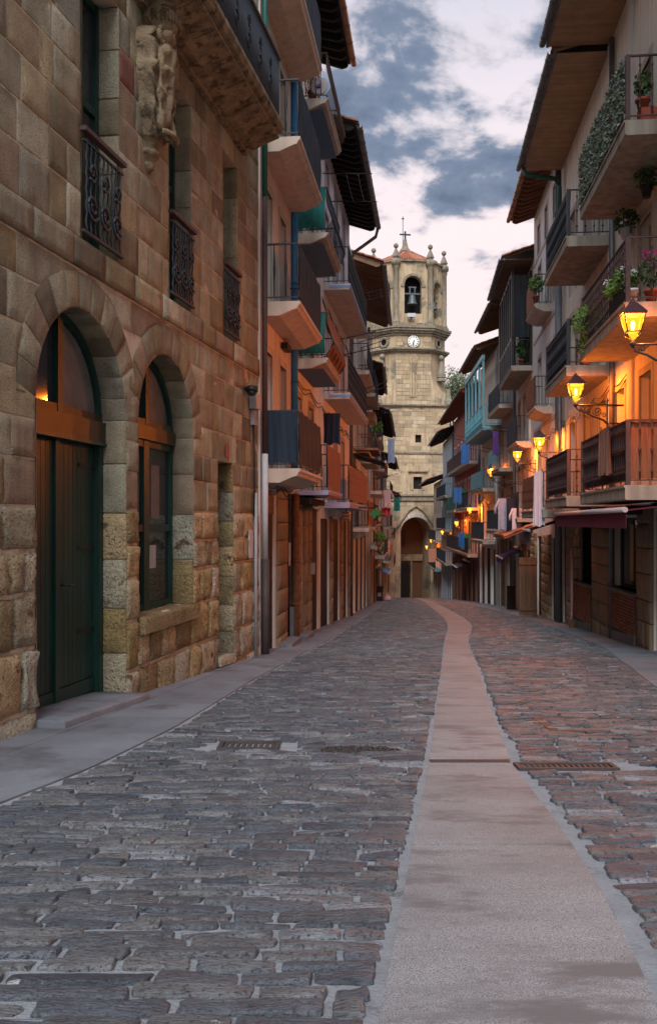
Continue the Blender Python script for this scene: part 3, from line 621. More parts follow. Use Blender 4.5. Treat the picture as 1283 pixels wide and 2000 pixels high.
# voussoirs and reveals of the two arches
for h in (door_h, win_h):
    n = 13 if h is door_h else 11
    for k in range(n):
        t0, t1 = math.pi * k / n, math.pi * (k + 1) / n
        m = MB(); ext = RING * (rnd(0.97, 1.03))
        stone(m, 0, 0, lambda b: t0, lambda b: t1, h.r, h.r + ext, lambda a, b, d: (h.c - math.cos(a) * b, d, h.zs + math.sin(a) * b), 0.006, 0.004, -0.02, 0.004, nx=4, nz=4, bev=.006)
        P.put(m, 'voussoir', 'sandstone', wall)
        m = MB(); stone(m, 0, 0, lambda b: t0, lambda b: t1, -0.33, 0.008, lambda a, b, d: (h.c - math.cos(a) * (h.r - d - 0.004), b, h.zs + math.sin(a) * (h.r - d - 0.004)), 0.008, 0.004, -0.02, 0.003, nx=4, nz=4)
        P.put(m, 'voussoir', 'sandstone', wall)
def jamb(h, z0, z1, sgn, hh, mat):
    for za, zb in courses(z0, z1, hh):
        u_ = h.u1 if sgn > 0 else h.u0
        m = MB(); stone(m, 0, 0, lambda b: -0.33, lambda b: 0.012, za, zb, lambda a, b, d: (u_ - sgn * (d + 0.012), a, b), 0.008, 0.006 if mat == 'sandstone' else 0.014, -0.02, 0.005, nx=4, nz=4)
        P.put(m, 'jamb_stone', mat, wall)
for sg in (1, -1):
    jamb(door_h, -0.6, 1.5, sg, 0.5, 'rough_stone'); jamb(door_h, 1.5, door_h.zs, sg, 0.42, 'sandstone')
    jamb(win_h, 0.27, 1.5, sg, 0.5, 'rough_stone'); jamb(win_h, 1.5, win_h.zs, sg, 0.45, 'sandstone')
    jamb(nar_h, -1.2, 2.33, sg, 0.45, 'rough_stone')
    for h in (w1, w2, w3): jamb(h, h.z0, h.z1, sg, 0.5, 'sandstone')
m = MB(); stone(m, 0, 0, lambda b: win_h.u0 - 0.02, lambda b: win_h.u1 + 0.05, -0.34, 0.09, lambda a, b, d: (a, b, 0.24 + d * 1.5), 0.03, 0.03, -0.1, 0.0, freq=7, nx=9, ero=0.06)
P.put(m, 'window_sill', 'rough_stone', wall)
# green double door
N0 = -0.30
zb_ = zg(P.w(door_h.c, 0, 0)[1]) + 0.05
dr = P.box('door', 'green_paint', door_h.u0 - .02, door_h.u1 + .02, N0 - 0.10, N0 - 0.06, zb_ - 0.1, 2.29)
k = 18; uw = (door_h.u1 - door_h.u0 - 0.24)
for i in range(k):
    a = door_h.u0 + 0.12 + uw * i / k
    P.box('plank', 'green_paint', a + .004, a + uw / k - .004, N0 - 0.06, N0 - 0.035, zb_ + (0.16 if i % 9 else 0.0), 2.29 - 0.06, dr)
P.box('centre_stile', 'green_paint', door_h.c - .05, door_h.c + .05, N0 - 0.035, N0 + 0.0, zb_, 2.29, dr)
P.box('bottom_rail', 'green_paint', door_h.u0 + .12, door_h.c - .05, N0 - 0.034, N0 - 0.02, zb_, zb_ + 0.15, dr); P.box('bottom_rail', 'green_paint', door_h.c + .05, door_h.u1 - .12, N0 - 0.034, N0 - 0.02, zb_, zb_ + 0.15, dr)
for a, b in ((door_h.u0 - .02, door_h.u0 + .12), (door_h.u1 - .12, door_h.u1 + .02)): P.box('door_post', 'green_paint', a, b, N0 - 0.06, N0 + 0.04, zb_ - .1, 2.29, dr)
for z_ in (.2, 1.1, 2.0):
    for a_, b_ in ((door_h.u0 + .10, door_h.u0 + .5), (door_h.u1 - .5, door_h.u1 - .10)): P.box('strap_hinge', 'black_metal', a_, b_, N0 - .034, N0 - .022, z_, z_ + .045, dr)
P.box('lock_plate', 'black_metal', door_h.c + .06, door_h.c + .13, N0 - .034, N0 - .02, .62, .86, dr)
hd = P.put(MB().tube([(door_h.c + .11, N0 - .03, .75), (door_h.c + .11, N0 + .05, .75), (door_h.c + .24, N0 + .055, .74)], 0.014, 6), 'handle', 'black_metal', dr)
P.box('lintel_beam', 'varnished_wood', door_h.u0 - .05, door_h.u1 + .05, N0 - 0.08, N0 + 0.07, 2.29, 2.52)
P.box('lintel_moulding', 'green_paint', door_h.u0 - .05, door_h.u1 + .05, N0 - 0.08, N0 + 0.085, 2.255, 2.288)
def fanlight(h, zb0, mat):
    r_ = h.r + .02; zs = h.zs
    fr = MB(); pts = [(h.c - r_ * math.cos(R(a)), zs + r_ * math.sin(R(a))) for a in range(0, 181, 10)]
    pin = [(h.c - (r_ - .11) * math.cos(R(a)), zs + (r_ - .11) * math.sin(R(a))) for a in range(0, 181, 10)]
    for i in range(len(pts) - 1):
        q = [pts[i], pts[i + 1], pin[i + 1], pin[i]]
        fr.extr(q, lambda a, b, t: (a, t, b), N0 - .05, N0 + .02)
    fr.box(h.u0 - .02, h.u0 + .09, N0 - .05, N0 + .02, zb0, zs); fr.box(h.u1 - .09, h.u1 + .02, N0 - .05, N0 + .02, zb0, zs)
    o = P.put(fr, 'fanlight', mat)
    P.box('mullion', mat, h.c - .055, h.c + .055, N0 - .05, N0 + .03, zb0, zs + r_ - .05, o)
    P.box('transom', 'varnished_wood' if h is door_h else mat, h.u0, h.u1, N0 - .05, N0 + .024, zb0, zb0 + .09, o)
    for sg in (-1, 1):
        poly = [(h.c + sg * .03, zb0), (h.c + sg * (r_ - .05), zb0), (h.c + sg * (r_ - .05), zs)] + [(h.c + sg * (r_ - .05) * math.cos(R(a)), zs + (r_ - .05) * math.sin(R(a))) for a in range(10, 86, 12)] + [(h.c + sg * .03, zs + r_ - .06)]
        P.put(MB().extr(poly, lambda a, b, t: (a, t, b), N0 - .04, N0 - .03), 'pane', 'curtain' if sg > 0 else 'glass', o)
    return o
fanlight(door_h, 2.52, 'green_paint')
# arched window with casements
wf = MB(); a0, a1 = win_h.u0 - .01, win_h.u1 + .01
for x0_, x1_ in ((a0, a0 + .1), (win_h.c - .09, win_h.c + .09), (a1 - .1, a1)): wf.box(x0_, x1_, N0 - .05, N0 + .02, 0.25, 2.45)
cas = P.put(wf, 'casement', 'green_paint')
for z_ in (0.27, 1.28, 2.36): P.box('rail', 'green_paint', a0 + .1, win_h.c - .09, N0 - .045, N0 + .012, z_, z_ + .09, cas); P.box('rail', 'green_paint', win_h.c + .09, a1 - .1, N0 - .045, N0 + .012, z_, z_ + .09, cas)
for x0_, x1_ in ((a0 + .1, win_h.c - .09), (win_h.c + .09, a1 - .1)):
    P.box('pane', 'glass', x0_, x1_, N0 - .035, N0 - .025, 0.36, 1.28, cas); P.box('pane', 'glass', x0_, x1_, N0 - .035, N0 - .025, 1.37, 2.36, cas)
P.box('poster', 'curtain', win_h.c + .25, win_h.c + .55, N0 - .024, N0 - .02, 1.45, 2.15, cas); P.box('poster', 'plastic_grey', win_h.c + .2, win_h.c + .42, N0 - .024, N0 - .02, 0.8, 1.1, cas)
P.box('lintel_beam', 'varnished_wood', a0, a1, N0 - .08, N0 + .06, 2.45, 2.62)
fanlight(win_h, 2.62, 'green_paint')
P.box('inner_door', 'dark_timber', nar_h.u0 - .02, nar_h.u1 + .02, -.36, -.33, -1.3, 2.4)
# upper windows: casements and wrought iron grilles
def spiral(c, r0, r1, turns, n0, fl=1, st=0.0):
    return [(c[0] + fl * (r0 + (r1 - r0) * t) * math.cos(st + turns * 6.283 * t), n0, c[1] + (r0 + (r1 - r0) * t) * math.sin(st + turns * 6.283 * t)) for t in [i / 22 for i in range(23)]]
for h in (w1, w2, w3):
    fr = MB()
    for x0_, x1_ in ((h.u0 - .01, h.u0 + .08), (h.c - .05, h.c + .05), (h.u1 - .09, h.u1 + .01)): fr.box(x0_, x1_, -.30, -.22, h.z0, h.z1)
    o = P.put(fr, 'window', 'green_paint')
    for z_ in (h.z0, h.z0 + 1.6, h.z1 - .09): P.box('rail', 'green_paint', h.u0 + .08, h.u1 - .09, -.295, -.23, z_, z_ + .09, o)
    P.box('pane', 'glass', h.u0 + .08, h.c - .05, -.275, -.265, h.z0 + .09, h.z1 - .09, o); P.box('pane', 'glass', h.c + .05, h.u1 - .09, -.275, -.265, h.z0 + .09, h.z1 - .09, o)
    g = P.put(MB().box(h.u0 - .03, h.u1 + .06, 0.0, 0.075, h.z0 + 1.08, h.z0 + 1.125), 'window_grille', 'brown_iron')
    P.box('bottom_bar', 'iron', h.u0 - .03, h.u1 + .03, .02, .055, h.z0 + .06, h.z0 + .09, g); P.box('middle_bar', 'iron', h.u0 - .02, h.u1 + .03, .024, .05, h.z0 + .98, h.z0 + 1.0, g)
    nb = 9; wd = h.u1 - h.u0
    for i in range(nb):
        a = h.u0 + wd * (i + .5) / nb
        tw = [(a + .006 * math.cos(j * 1.9), .038 + .006 * math.sin(j * 1.9), h.z0 + .08 + .9 * j / 18) for j in range(19)]
        P.put(MB().tube(tw, .011, 5), 'bar', 'iron', g)
    for i in range(3):
        a = h.u0 + wd * (i + .5) / 3
        P.put(MB().tube(spiral((a, h.z0 + .36), .015, .14, 1.75, .06, 1, 1.0), .016, 5), 'scroll', 'iron', g); P.put(MB().tube(spiral((a, h.z0 + .72), .012, .10, 1.5, .06, -1, 2.2), .015, 5), 'scroll', 'iron', g)
# stone balcony over the windows
ub0, ub1 = P.u(250), P.u(474)
BZ = 7.72
prof = [(-.02, -.30), (.10, -.30), (.10, -.24), (.22, -.22), (.34, -.15), (.42, -.08), (.58, -.05), (.60, 0.0), (.66, .02), (.70, .09), (.70, .15), (-.02, .15)]
bal = P.put(MB().extr(prof, lambda a, b, t: (t, a, BZ + b), ub0, ub1), 'stone_balcony', 'carved_stone')
for i in range(7):
    a = ub0 + (ub1 - ub0) * i / 7
    P.put(MB().box(a + .01, a + (ub1 - ub0) / 7 - .01, .12, .62, BZ - .065, BZ - .045).xf(lambda p: (p[0], p[1], p[2] + (p[1] - .62) * .34)), 'soffit_slab', 'carved_stone', bal)
rb = P.box('hand_rail', 'brown_iron', ub0, ub1 - .03, .60, .66, BZ + 1.18, BZ + 1.22, bal)
me_b = MB().tube([(0, 0, 0), (0, 0, .95)], .011, 5).mesh('bar', 'iron')
nb = int((ub1 - ub0) / .05)
for i in range(nb): P.piece(me_b, 'bar', ub0 + .04 + (ub1 - ub0 - .08) * i / nb, .63, BZ + .2, bal)
for i in range(8): P.piece(me_b, 'bar', ub1 - .045, .08 + .07 * i, BZ + .2, bal)
P.box('bottom_bar', 'iron', ub0, ub1 - .03, .615, .645, BZ + .18, BZ + .21, bal); P.box('hand_rail', 'brown_iron', ub1 - .06, ub1 - .03, .0, .599, BZ + 1.18, BZ + 1.22, bal)
for i in range(int((ub1 - ub0) / .62)):
    a = ub0 + .35 + .62 * i
    P.put(MB().tube(spiral((a, BZ + .55), .01, .13, 1.8, .645, 1, 0), .011, 5), 'scroll', 'iron', bal); P.put(MB().tube(spiral((a, BZ + .85), .01, .09, 1.6, .645, -1, 1), .011, 5), 'scroll', 'iron', bal)
for i in range(9): P.box('wire', 'iron', ub0, ub1 - .05, .626, .632, BZ + .25 + .1 * i, BZ + .256 + .1 * i, bal)
# carved corbel with shield and column above
uc = P.u(288)
cv_ = MB()
cv_.lathe([(.03, 5.58), (.07, 5.62), (.09, 5.68), (.06, 5.72), (.13, 5.76), (.16, 5.81), (.11, 5.86), (.15, 5.90), (.18, 5.95), (.20, 5.96)], (0, 0, 0), 20, R(-95), R(95))
cv_.xf(lambda p: (uc + p[1], max(-.02, p[0]) , p[2]))
cb = P.put(cv_, 'carved_corbel', 'carved_stone')
sh = MB(); nx_, nz_ = 22, 34
vs = []
for j in range(nz_ + 1):
    t = j / nz_; z_ = 5.92 + 1.30 * t
    hw = .36 * (1 - (1 - t) ** 2.6 * .62) * (1.0 if t < .86 else 1 - (t - .86) * 1.6)
    for i in range(nx_ + 1):
        q = -1 + 2 * i / nx_
        dep = .05 + .30 * (1 - abs(q) ** 2.4) * (.55 + .45 * t)
        v = Vector((q * 2.4, t * 5.0, 3))
        if abs(q) < .93: dep += noise.noise(v * 2.2) * .03 + noise.noise(v * 6) * .03 + (0.07 if abs(q) > .74 else 0) - (.06 if abs(abs(q) - .68) < .07 else 0) + (.045 if (abs(q) < .1 or abs(t - .62) < .03) and .15 < t < .85 else 0) + (.05 * math.sin(t * 34) if .3 < abs(q) < .55 else 0) - (.06 if abs(t - .88) < .025 else 0)
        edge = abs(q) > .99 or j in (0, nz_)
        vs.append((uc + q * hw + (.02 * math.sin(t * 19) if abs(q) > .6 else 0), -.02 if edge else dep, z_))
sh.add(vs, [(j * (nx_ + 1) + i, j * (nx_ + 1) + i + 1, (j + 1) * (nx_ + 1) + i + 1, (j + 1) * (nx_ + 1) + i) for j in range(nz_) for i in range(nx_)], True)
P.put(sh, 'shield', 'carved_stone', cb)
ro = MB()
for q in (-1, 1):
    ro.tube([(uc + q * .20, .24, 6.0 + .95 * t + .03 * math.sin(9 * t)) for t in [i / 12 for i in range(13)]], [.035 + .02 * math.sin(i * 1.4) for i in range(13)], 7)
    ro.tube(spiral((uc + q * .19, 7.1), .02, .10, 1.3, .25, q, 0), .03, 6)
ro.tube([(uc + .20 * math.cos(t), .26 + .08 * math.sin(t), 5.98) for t in [i * math.pi / 8 for i in range(9)]], .04, 7)
P.put(ro, 'scroll_carving', 'carved_stone', cb)
col_ = MB().lathe([(.10, 7.18), (.16, 7.20), (.20, 7.26), (.235, 7.34), (.23, 7.42), (.20, 7.48), (.215, 7.50), (.215, 7.53), (.15, 7.56), (.15, 7.62), (.24, 7.66), (.27, 7.72), (.25, 7.76), (.29, 7.82), (.31, 7.95), (.20, 8.0), (.19, 8.05), (.17, 9.55)], (0, 0, 0), 24)
col_.xf(lambda p: (uc + p[1], p[0] + .16, p[2])); P.put(col_, 'column', 'carved_stone', cb)
fl = MB()
for i in range(16):
    a = R(-90 + 180 * i / 15); fl.tube([(uc + .238 * math.sin(a), .16 + .238 * math.cos(a), 7.29), (uc + .236 * math.sin(a), .16 + .236 * math.cos(a), 7.41)], .012, 5)
for i in range(13):
    a = R(-90 + 180 * i / 12); fl.lathe([(.005, -.03), (.04, -.015), (.045, .01), (.01, .035)], (uc + .29 * math.sin(a), .16 + .29 * math.cos(a), 7.80), 7)
tag(P.put(fl, 'beading', 'carved_stone', cb), kind='stuff')
# step, plaque, number tile
m = MB(); zs_ = zg(P.w(door_h.c, .2, 0)[1])
stone(m, 0, 0, lambda b: door_h.u0 - .02, lambda b: door_h.u1 - .02, -.36, .30, lambda a, b, d: (a, b, P.zgu(a) + .055 + d), 0.02, .006, -.08, 0, nx=8)
P.put(m, 'door_step', 'pavement_slab')
m = MB(); stone(m, 0, 0, lambda b: nar_h.u0, lambda b: nar_h.u1, -.4, .06, lambda a, b, d: (a, b, P.zgu(a) + .14 + d), 0.02, .01, -.12, 0); P.put(m, 'door_step', 'rough_stone')
P.box('wall_plaque', 'ceramic', P.u(482), P.u(489), 0.02, 0.05, P.z(485, 1090), P.z(485, 1035))
P.box('house_number', 'terracotta', P.u(439), P.u(444), 0.02, 0.032, P.z(441, 893), P.z(441, 868))
# electric boxes and cable on the corner
P.box('cable_box', 'plastic_grey', P.u(485), P.u(494), 0.02, 0.14, P.z(490, 800), P.z(490, 770)); P.box('cable_duct', 'plastic_grey', P.u(488.5), P.u(494.5), .01, .07, P.z(490, 830), P.z(490, 801))
for q in range(3):
    P.put(MB().tube([(P.u(490) + .03 * q, .04, P.z(490, 830)), (P.u(490) + .03 * q + rnd(-.03, .03), .05, 2.4), (P.u(491) + .03 * q, .05, 1.9), (P.u(491) + .02 * q, .04, 1.5)], .011, 5), 'cable', 'black_metal')
P.put(MB().tube([(P.u(493), .06, 1.9), (P.u(493), .06, P.zgu(uE))], .03, 8), 'conduit', 'plastic_grey')
cm = tag(link('security_camera', None, loc=P.w(P.u(478), .12, P.z(478, 765))), 'black dome security camera high on the corner of the stone mansion', 'camera')
link('housing', MB().lathe([(.10, 0), (.11, .03), (.10, .08), (.04, .10)], (0, 0, 0), 14).mesh('housing', 'black_metal'), cm); link('dome', MB().lathe([(.0, -.08), (.05, -.07), (.085, -.03), (.09, 0)], (0, 0, 0), 14).mesh('dome', 'glass'), cm)
link('arm', MB().tube([(0, 0, .05), (-.13, .02, .05)], .02, 6).mesh('arm', 'black_metal'), cm)
# ------------------------------------------------------------------ house parts
CACHE = {}
def bar_mesh(side, style, h, mat):
    key = (side if style.startswith('belly') else 0, style, round(h, 2), mat)
    if key in CACHE: return CACHE[key]
    m = MB()
    if style == 'straight': m.tube([(0, 0, 0), (0, 0, h)], .009, 4, flat=True)
    elif style == 'taper': m.tube([(0, 0, 0), (0, 0, h * .3), (0, 0, h * .55), (0, 0, h * .8), (0, 0, h)], [.008, .012, .026, .012, .008], 6)
    elif style == 'turned':
        zs = [0, .12, .13, .16, .18, .47, .48, .50, .52, .54, .55, .82, .84, .87, .88, 1]
        rs = [.010, .010, .022, .022, .010, .010, .02, .02, .028, .02, .010, .010, .02, .02, .010, .010]
        m.tube([(0, 0, z * h) for z in zs], rs, 6)
    elif style.startswith('belly'):
        ax = style[-1]; pts = []
        for i in range(11):
            t = i / 10; o = .14 * math.sin(min(1, t / .62) * math.pi) if t < .62 else 0.0
            pts.append({'n': (0, side * o, t * h), '-': (-o, 0, t * h), '+': (o, 0, t * h)}[ax])
        m.tube(pts, .010, 5)
    me = m.mesh('baluster', mat); CACHE[key] = me; return me
def balcony(H, u0, u1, z, p, slab='concrete', th=0.17, under=None, style='straight', h=1.0, sp=0.11, iron='iron', screen=None, end_screen=None, moulded=False, rail=True, post=None, label=None, ends=(1, 1), hang=0.0, mid=None, edge=None):
    if moulded: prof = [(0, -th - .10), (p * .45, -th - .10), (p * .80, -th), (p - .06, -th + .02), (p - .04, -th + .07), (p, -th + .10), (p, 0), (0, 0)]
    else: prof = [(0, -th), (p - .02, -th), (p, -th + .02), (p, -.04), (p + .02, -.04), (p + .02, 0), (0, 0)]
    b = H.put(MB().extr(prof, lambda a, c, t: (t, a, z + c), u0, u1), 'balcony', slab)
    if label: b['label'] = label
    if under: H.box('soffit', under, u0 + .10, u1 - .10, .02, p - .12, z - th - (.105 if moulded else .005), z - th - (.095 if moulded else -.002), b)
    if edge: H.box('edge_band', edge, u0 - .012, u1 + .012, p * .2, p + .012, z - th * .75, z - .045, b)
    if not rail: return b
    n1 = p - .05
    m = MB(); m.box(u0 + .03, u1 - .03, n1 - .018, n1 + .018, z + h - .015, z + h + .012); H.put(m, 'hand_rail', iron, b)
    for k, (uu, on) in enumerate(((u0 + .04, ends[0]), (u1 - .04, ends[1]))):
        if on: H.box('hand_rail', iron, uu - .018, uu + .018, 0, n1 - .018, z + h - .015, z + h + .012, b); H.box('bottom_rail', iron, uu - .012, uu + .012, 0, n1 - .012, z + .07, z + .09, b)
    H.box('bottom_rail', iron, u0 + .03, u1 - .03, n1 - .012, n1 + .012, z + .07, z + .09, b)
    belly = style == 'belly'
    nb = max(2, int((u1 - u0 - .1) / sp)); me = bar_mesh(H.side, 'bellyn' if belly else style, h - .09, iron)
    for i in range(nb + 1): H.piece(me, 'baluster', u0 + .05 + (u1 - u0 - .1) * i / nb, n1, z + .08, b)
    for uu, on, sg in ((u0 + .04, ends[0], '-'), (u1 - .04, ends[1], '+')):
        if not on: continue
        ne = max(2, int(n1 / (sp if style != 'turned' else sp * 1.1))); me2 = bar_mesh(H.side, 'belly' + sg, h - .09, iron) if belly else me
        for i in range(1, ne): H.piece(me2, 'baluster', uu, n1 * i / ne, z + .08, b)
    if post:
        for uu in (u0 + .04, u1 - .04): H.box('corner_post', post, uu - .035, uu + .035, n1 - .035, n1 + .035, z, z + h + .01, b)
    if mid:
        for t in mid: H.box('middle_rail', iron, u0 + .04, u1 - .04, n1 + .012, n1 + .026, z + h * t, z + h * t + .02, b)
    def cloth(u_a, u_b, n_a, n_b, mat, zz0, zz1, nm='screen'):
        m = MB(); k = 14; vs = []
        for j in range(5):
            for i in range(k + 1):
                t = i / k; w_ = .012 * math.sin(t * 31 + j) + rnd(-.004, .004)
                if belly: w_ += .15 * math.sin(min(1, (j / 4) / .62) * math.pi) if j / 4 < .62 else .01
                du, dn = (0, 1) if n_a == n_b else (-1, 0)
                vs.append((u_a + (u_b - u_a) * t + du * (w_ + .012), n_a + (n_b - n_a) * t + dn * (w_ + .012), zz0 + (zz1 - zz0) * j / 4 + (rnd(-.012, .012) if j in (0,) else 0)))
        off = len(vs); vs += [(x + (.006 if n_a != n_b else 0), y_ - (.006 if n_a == n_b else 0), z_) for x, y_, z_ in vs]
        q = [(j * (k + 1) + i, j * (k + 1) + i + 1, (j + 1) * (k + 1) + i + 1, (j + 1) * (k + 1) + i) for j in range(4) for i in range(k)]
        m.add(vs, q + [tuple(a + off for a in f[::-1]) for f in q], True)
        H.put(m, nm, mat, b)
    ins = style == 'turned'
    if screen: cloth(u0 + .05, u1 - .05, n1 + (-.055 if ins else .01 if not belly else .0), n1 + (-.055 if ins else .01 if not belly else .0), screen, z + .08 - hang, z + h + (.01 if not belly else 0))
    if end_screen: cloth(u0 + (.10 if ins else .02), u0 + (.10 if ins else .02), .02, n1 - .02, end_screen, z + .10, z + h - .02, 'end_screen')
    return b
def window(H, h, frame='brown_timber', sur=None, pane='glass', n=-.20, mull=1, bars=(), shutter=None, sill=None):
    fr = MB(); t = .06
    fr.box(h.u0 - .01, h.u0 + t, n - .03, n + .03, h.z0, h.z1); fr.box(h.u1 - t, h.u1 + .01, n - .03, n + .03, h.z0, h.z1)
    fr.box(h.u0 + t, h.u1 - t, n - .03, n + .03, h.z1 - t, h.z1 + .01); fr.box(h.u0 + t, h.u1 - t, n - .03, n + .03, h.z0 - .01, h.z0 + t)
    for k in range(mull):
        c = h.u0 + (h.u1 - h.u0) * (k + 1) / (mull + 1); fr.box(c - .035, c + .035, n - .028, n + .025, h.z0 + t, h.z1 - t)
    o = H.put(fr, 'window', frame)
    for k in range(mull + 1):
        a, b = h.u0 + (h.u1 - h.u0) * k / (mull + 1) + .04, h.u0 + (h.u1 - h.u0) * (k + 1) / (mull + 1) - .04
        H.box('pane', pane, a, b, n - .015, n - .005, h.z0 + .05, h.z1 - .05, o)
    H.box('backing', 'painted_shade', h.u0 - .02, h.u1 + .02, n - .08, n - .05, h.z0 - .02, h.z1 + .02, o)
    if sur:
        w_ = .11
        H.box('jamb', sur, h.u0 - w_, h.u0, -.03, .018, h.z0, h.z1, o); H.box('jamb', sur, h.u1, h.u1 + w_, -.03, .018, h.z0, h.z1, o); H.box('head', sur, h.u0 - w_, h.u1 + w_, -.03, .021, h.z1, h.z1 + w_ + .03, o)
    if sill: H.box('sill', sill, h.u0 - .1, h.u1 + .1, -.15, .07, h.z0 - .07, h.z0, o)
    if shutter:
        for a, b in ((h.u0 - .42, h.u0 - .02), (h.u1 + .02, h.u1 + .42)): H.box('shutter', shutter, a, b, .02, .055, h.z0, h.z1, o)
    return o
def door(H, h, mat='dark_timber', n=-.05, planks=6, name='door'):
    zb = min(H.zgu(h.u0), H.zgu(h.u1)) - .05
    o = H.box(name, mat, h.u0 - .02, h.u1 + .02, n - .05, n - .02, zb, h.z1 + .02)
    for k in range(planks):
        a = h.u0 + (h.u1 - h.u0) * k / planks; H.box('plank', mat, a + .005, a + (h.u1 - h.u0) / planks - .005, n - .02, n, zb + .03, h.z1 - .06, o)
    return o
def tile_mesh(L_, r, mat, slope):
    key = ('tile', round(L_, 2), r, mat, slope)
    if key in CACHE: return CACHE[key]
    m = MB(); k = 6; steps = max(1, int(L_ / .35)); vs = []
    for j in range(steps + 1):
        for e in ((0, 1) if 0 < j < steps else (0,)):
            t = L_ * j / steps; lift = .0 if (e == 0) else .02
            for i in range(k + 1):
                a = math.pi * i / k; vs.append((r * math.cos(a), t, r * .75 * math.sin(a) + lift + t * slope))
    rows = len(vs) // (k + 1)
    m.add(vs, [(j * (k + 1) + i, j * (k + 1) + i + 1, (j + 1) * (k + 1) + i + 1, (j + 1) * (k + 1) + i) for j in range(rows - 1) for i in range(k)], True)
    me = m.mesh('roof_tile', mat); CACHE[key] = me; return me
def eave(H, u0, u1, z, p, style='rafter', tile='old_tile', gutter='zinc', wood='dark_timber', slope=.28, depth=4.0, sp=.45, ext=0.0, tiles=True, tsp=.21):
    """overhanging eaves: deck, rafters or boarding, fascia, gutter and rows of clay tiles running up the roof"""
    zr = lambda n: z + (p - n) * slope
    q = [(p, .0), (p, .06), (-depth, (p + depth) * slope + .06), (-depth, (p + depth) * slope)]
    e = H.put(MB().extr(q, lambda a, b, t: (t, a, z + b), u0 - ext, u1 + ext), 'roof', wood)
    if style == 'rafter':
        k = max(2, int((u1 - u0 + 2 * ext) / sp))
        for i in range(k + 1):
            c = u0 - ext + .06 + (u1 - u0 + 2 * ext - .12) * i / k
            m = MB(); m.extr([(-.1, zr(-.1) - z - .005), (p - .12, zr(p - .12) - z - .005), (p - .05, -.03), (p - .10, -.09), (p - .22, -.12), (-.1, zr(-.1) - z - .14)], lambda a, b, t: (t, a, z + b), c - .045, c + .045)
            H.put(m, 'rafter', wood, e)
    elif style == 'board':
        k = max(2, int((u1 - u0 + 2 * ext) / .10))
        for i in range(k):
            a = u0 - ext + (u1 - u0 + 2 * ext) * i / k; b = u0 - ext + (u1 - u0 + 2 * ext) * (i + 1) / k
            H.put(MB().box(a + .005, b - .005, -.02, p - .06, z - .055, z - .03), 'soffit_board', wood, e)
        H.put(MB().box(u0 - ext, u1 + ext, p - .059, p, z - .07, z + .05), 'fascia', 'zinc', e)
        H.put(MB().extr([(-.02, -.028), (p - .06, -.028), (p - .06, 0.0), (-.02, p * slope)], lambda a, b, t: (t, a, z + b), u0 - ext + .001, u1 + ext - .001), 'soffit_deck', 'dark_timber', e)
    if gutter:
        r = .075; arc = [(p + .085 + r * math.cos(a), -.0 + r * math.sin(a)) for a in [math.pi + math.pi * i / 8 for i in range(9)]]
        arc2 = [(p + .085 + (r - .012) * math.cos(a), r * 0 + (r - .012) * math.sin(a)) for a in [math.pi + math.pi * i / 8 for i in range(9)]][::-1]
        H.put(MB().extr(arc + arc2, lambda a, b, t: (t, a, z + .01 + b), u0 - ext, u1 + ext, True), 'gutter', gutter, e)
        k = max(2, int((u1 - u0) / .7)); 
        for i in range(k):
            c = u0 + (u1 - u0) * (i + .5) / k; H.put(MB().tube([(c, p + .085 + (r + .006) * math.cos(a), z + .01 + (r + .006) * math.sin(a)) for a in [math.pi + math.pi * j / 6 for j in range(7)]], .009, 4, flat=True), 'gutter_bracket', gutter, e)
    if tiles:
        me = tile_mesh(p + depth + .05, .10, tile, slope); k = int((u1 - u0 + 2 * ext) / tsp)
        for i in range(k + 1):
            o = H.piece(me, 'roof_tile', u0 - ext + (u1 - u0 + 2 * ext) * i / max(1, k), p + .06, z + .075, e)
            if H.side > 0: o.rotation_euler = (0, 0, math.pi)
    return e
def pipe(H, name, mat, pts, r=.05, n=10): return H.put(MB().tube(pts, r, n), name, mat)
def awning(H, u0, u1, z, p, mat, drop=.28, roll=True, name='awning', fall=.35):
    a = H.put(MB().extr([(0, 0), (p, -fall), (p, -fall - .02), (0, -.02)], lambda x, b, t: (t, x, z + b), u0, u1), name, mat)
    H.put(MB().extr([(p - .005, -fall - drop), (p + .005, -fall - drop), (p + .005, -fall), (p - .005, -fall)], lambda x, b, t: (t, x, z + b), u0, u1), 'valance', mat, a)
    H.put(MB().tube([(u0 - .03, p + .02, z - fall), (u1 + .03, p + .02, z - fall)], .045, 8), 'front_bar', 'awning_metal', a)
    if roll: H.put(MB().tube([(u0 - .05, .07, z + .04), (u1 + .05, .07, z + .04)], .085, 10), 'roller', 'awning_metal', a)
    return a
def place(H, name, label, cat, u, n, z, group=None):
    x, y_, zz = H.w(u, n, z); return tag(link(name, None, loc=(x, y_, zz), rotz=H.root.rotation_euler.z), label, cat, group)
def rack(H, u, z, L_, label, du=.9, lines=3, tilt=0.0, group=None):
    """clothes-drying arms reaching out from the wall with lines strung between them"""
    o = place(H, 'clothes_rack', label, 'clothes line', u, 0, z, group); s_ = H.side
    for k in (0, 1): link('arm', MB().tube([(du * k, 0, 0), (du * k, s_ * L_, tilt * L_)], .016, 5).mesh('arm', 'black_metal'), o)
    for i in range(lines):
        n_ = L_ * (i + 1) / (lines + .2); link('line', MB().tube([(0, s_ * n_, tilt * n_ + .01), (du / 2, s_ * n_, tilt * n_ - .02), (du, s_ * n_, tilt * n_ + .01)], .004, 4).mesh('line', 'pipe_white'), o)
    return o
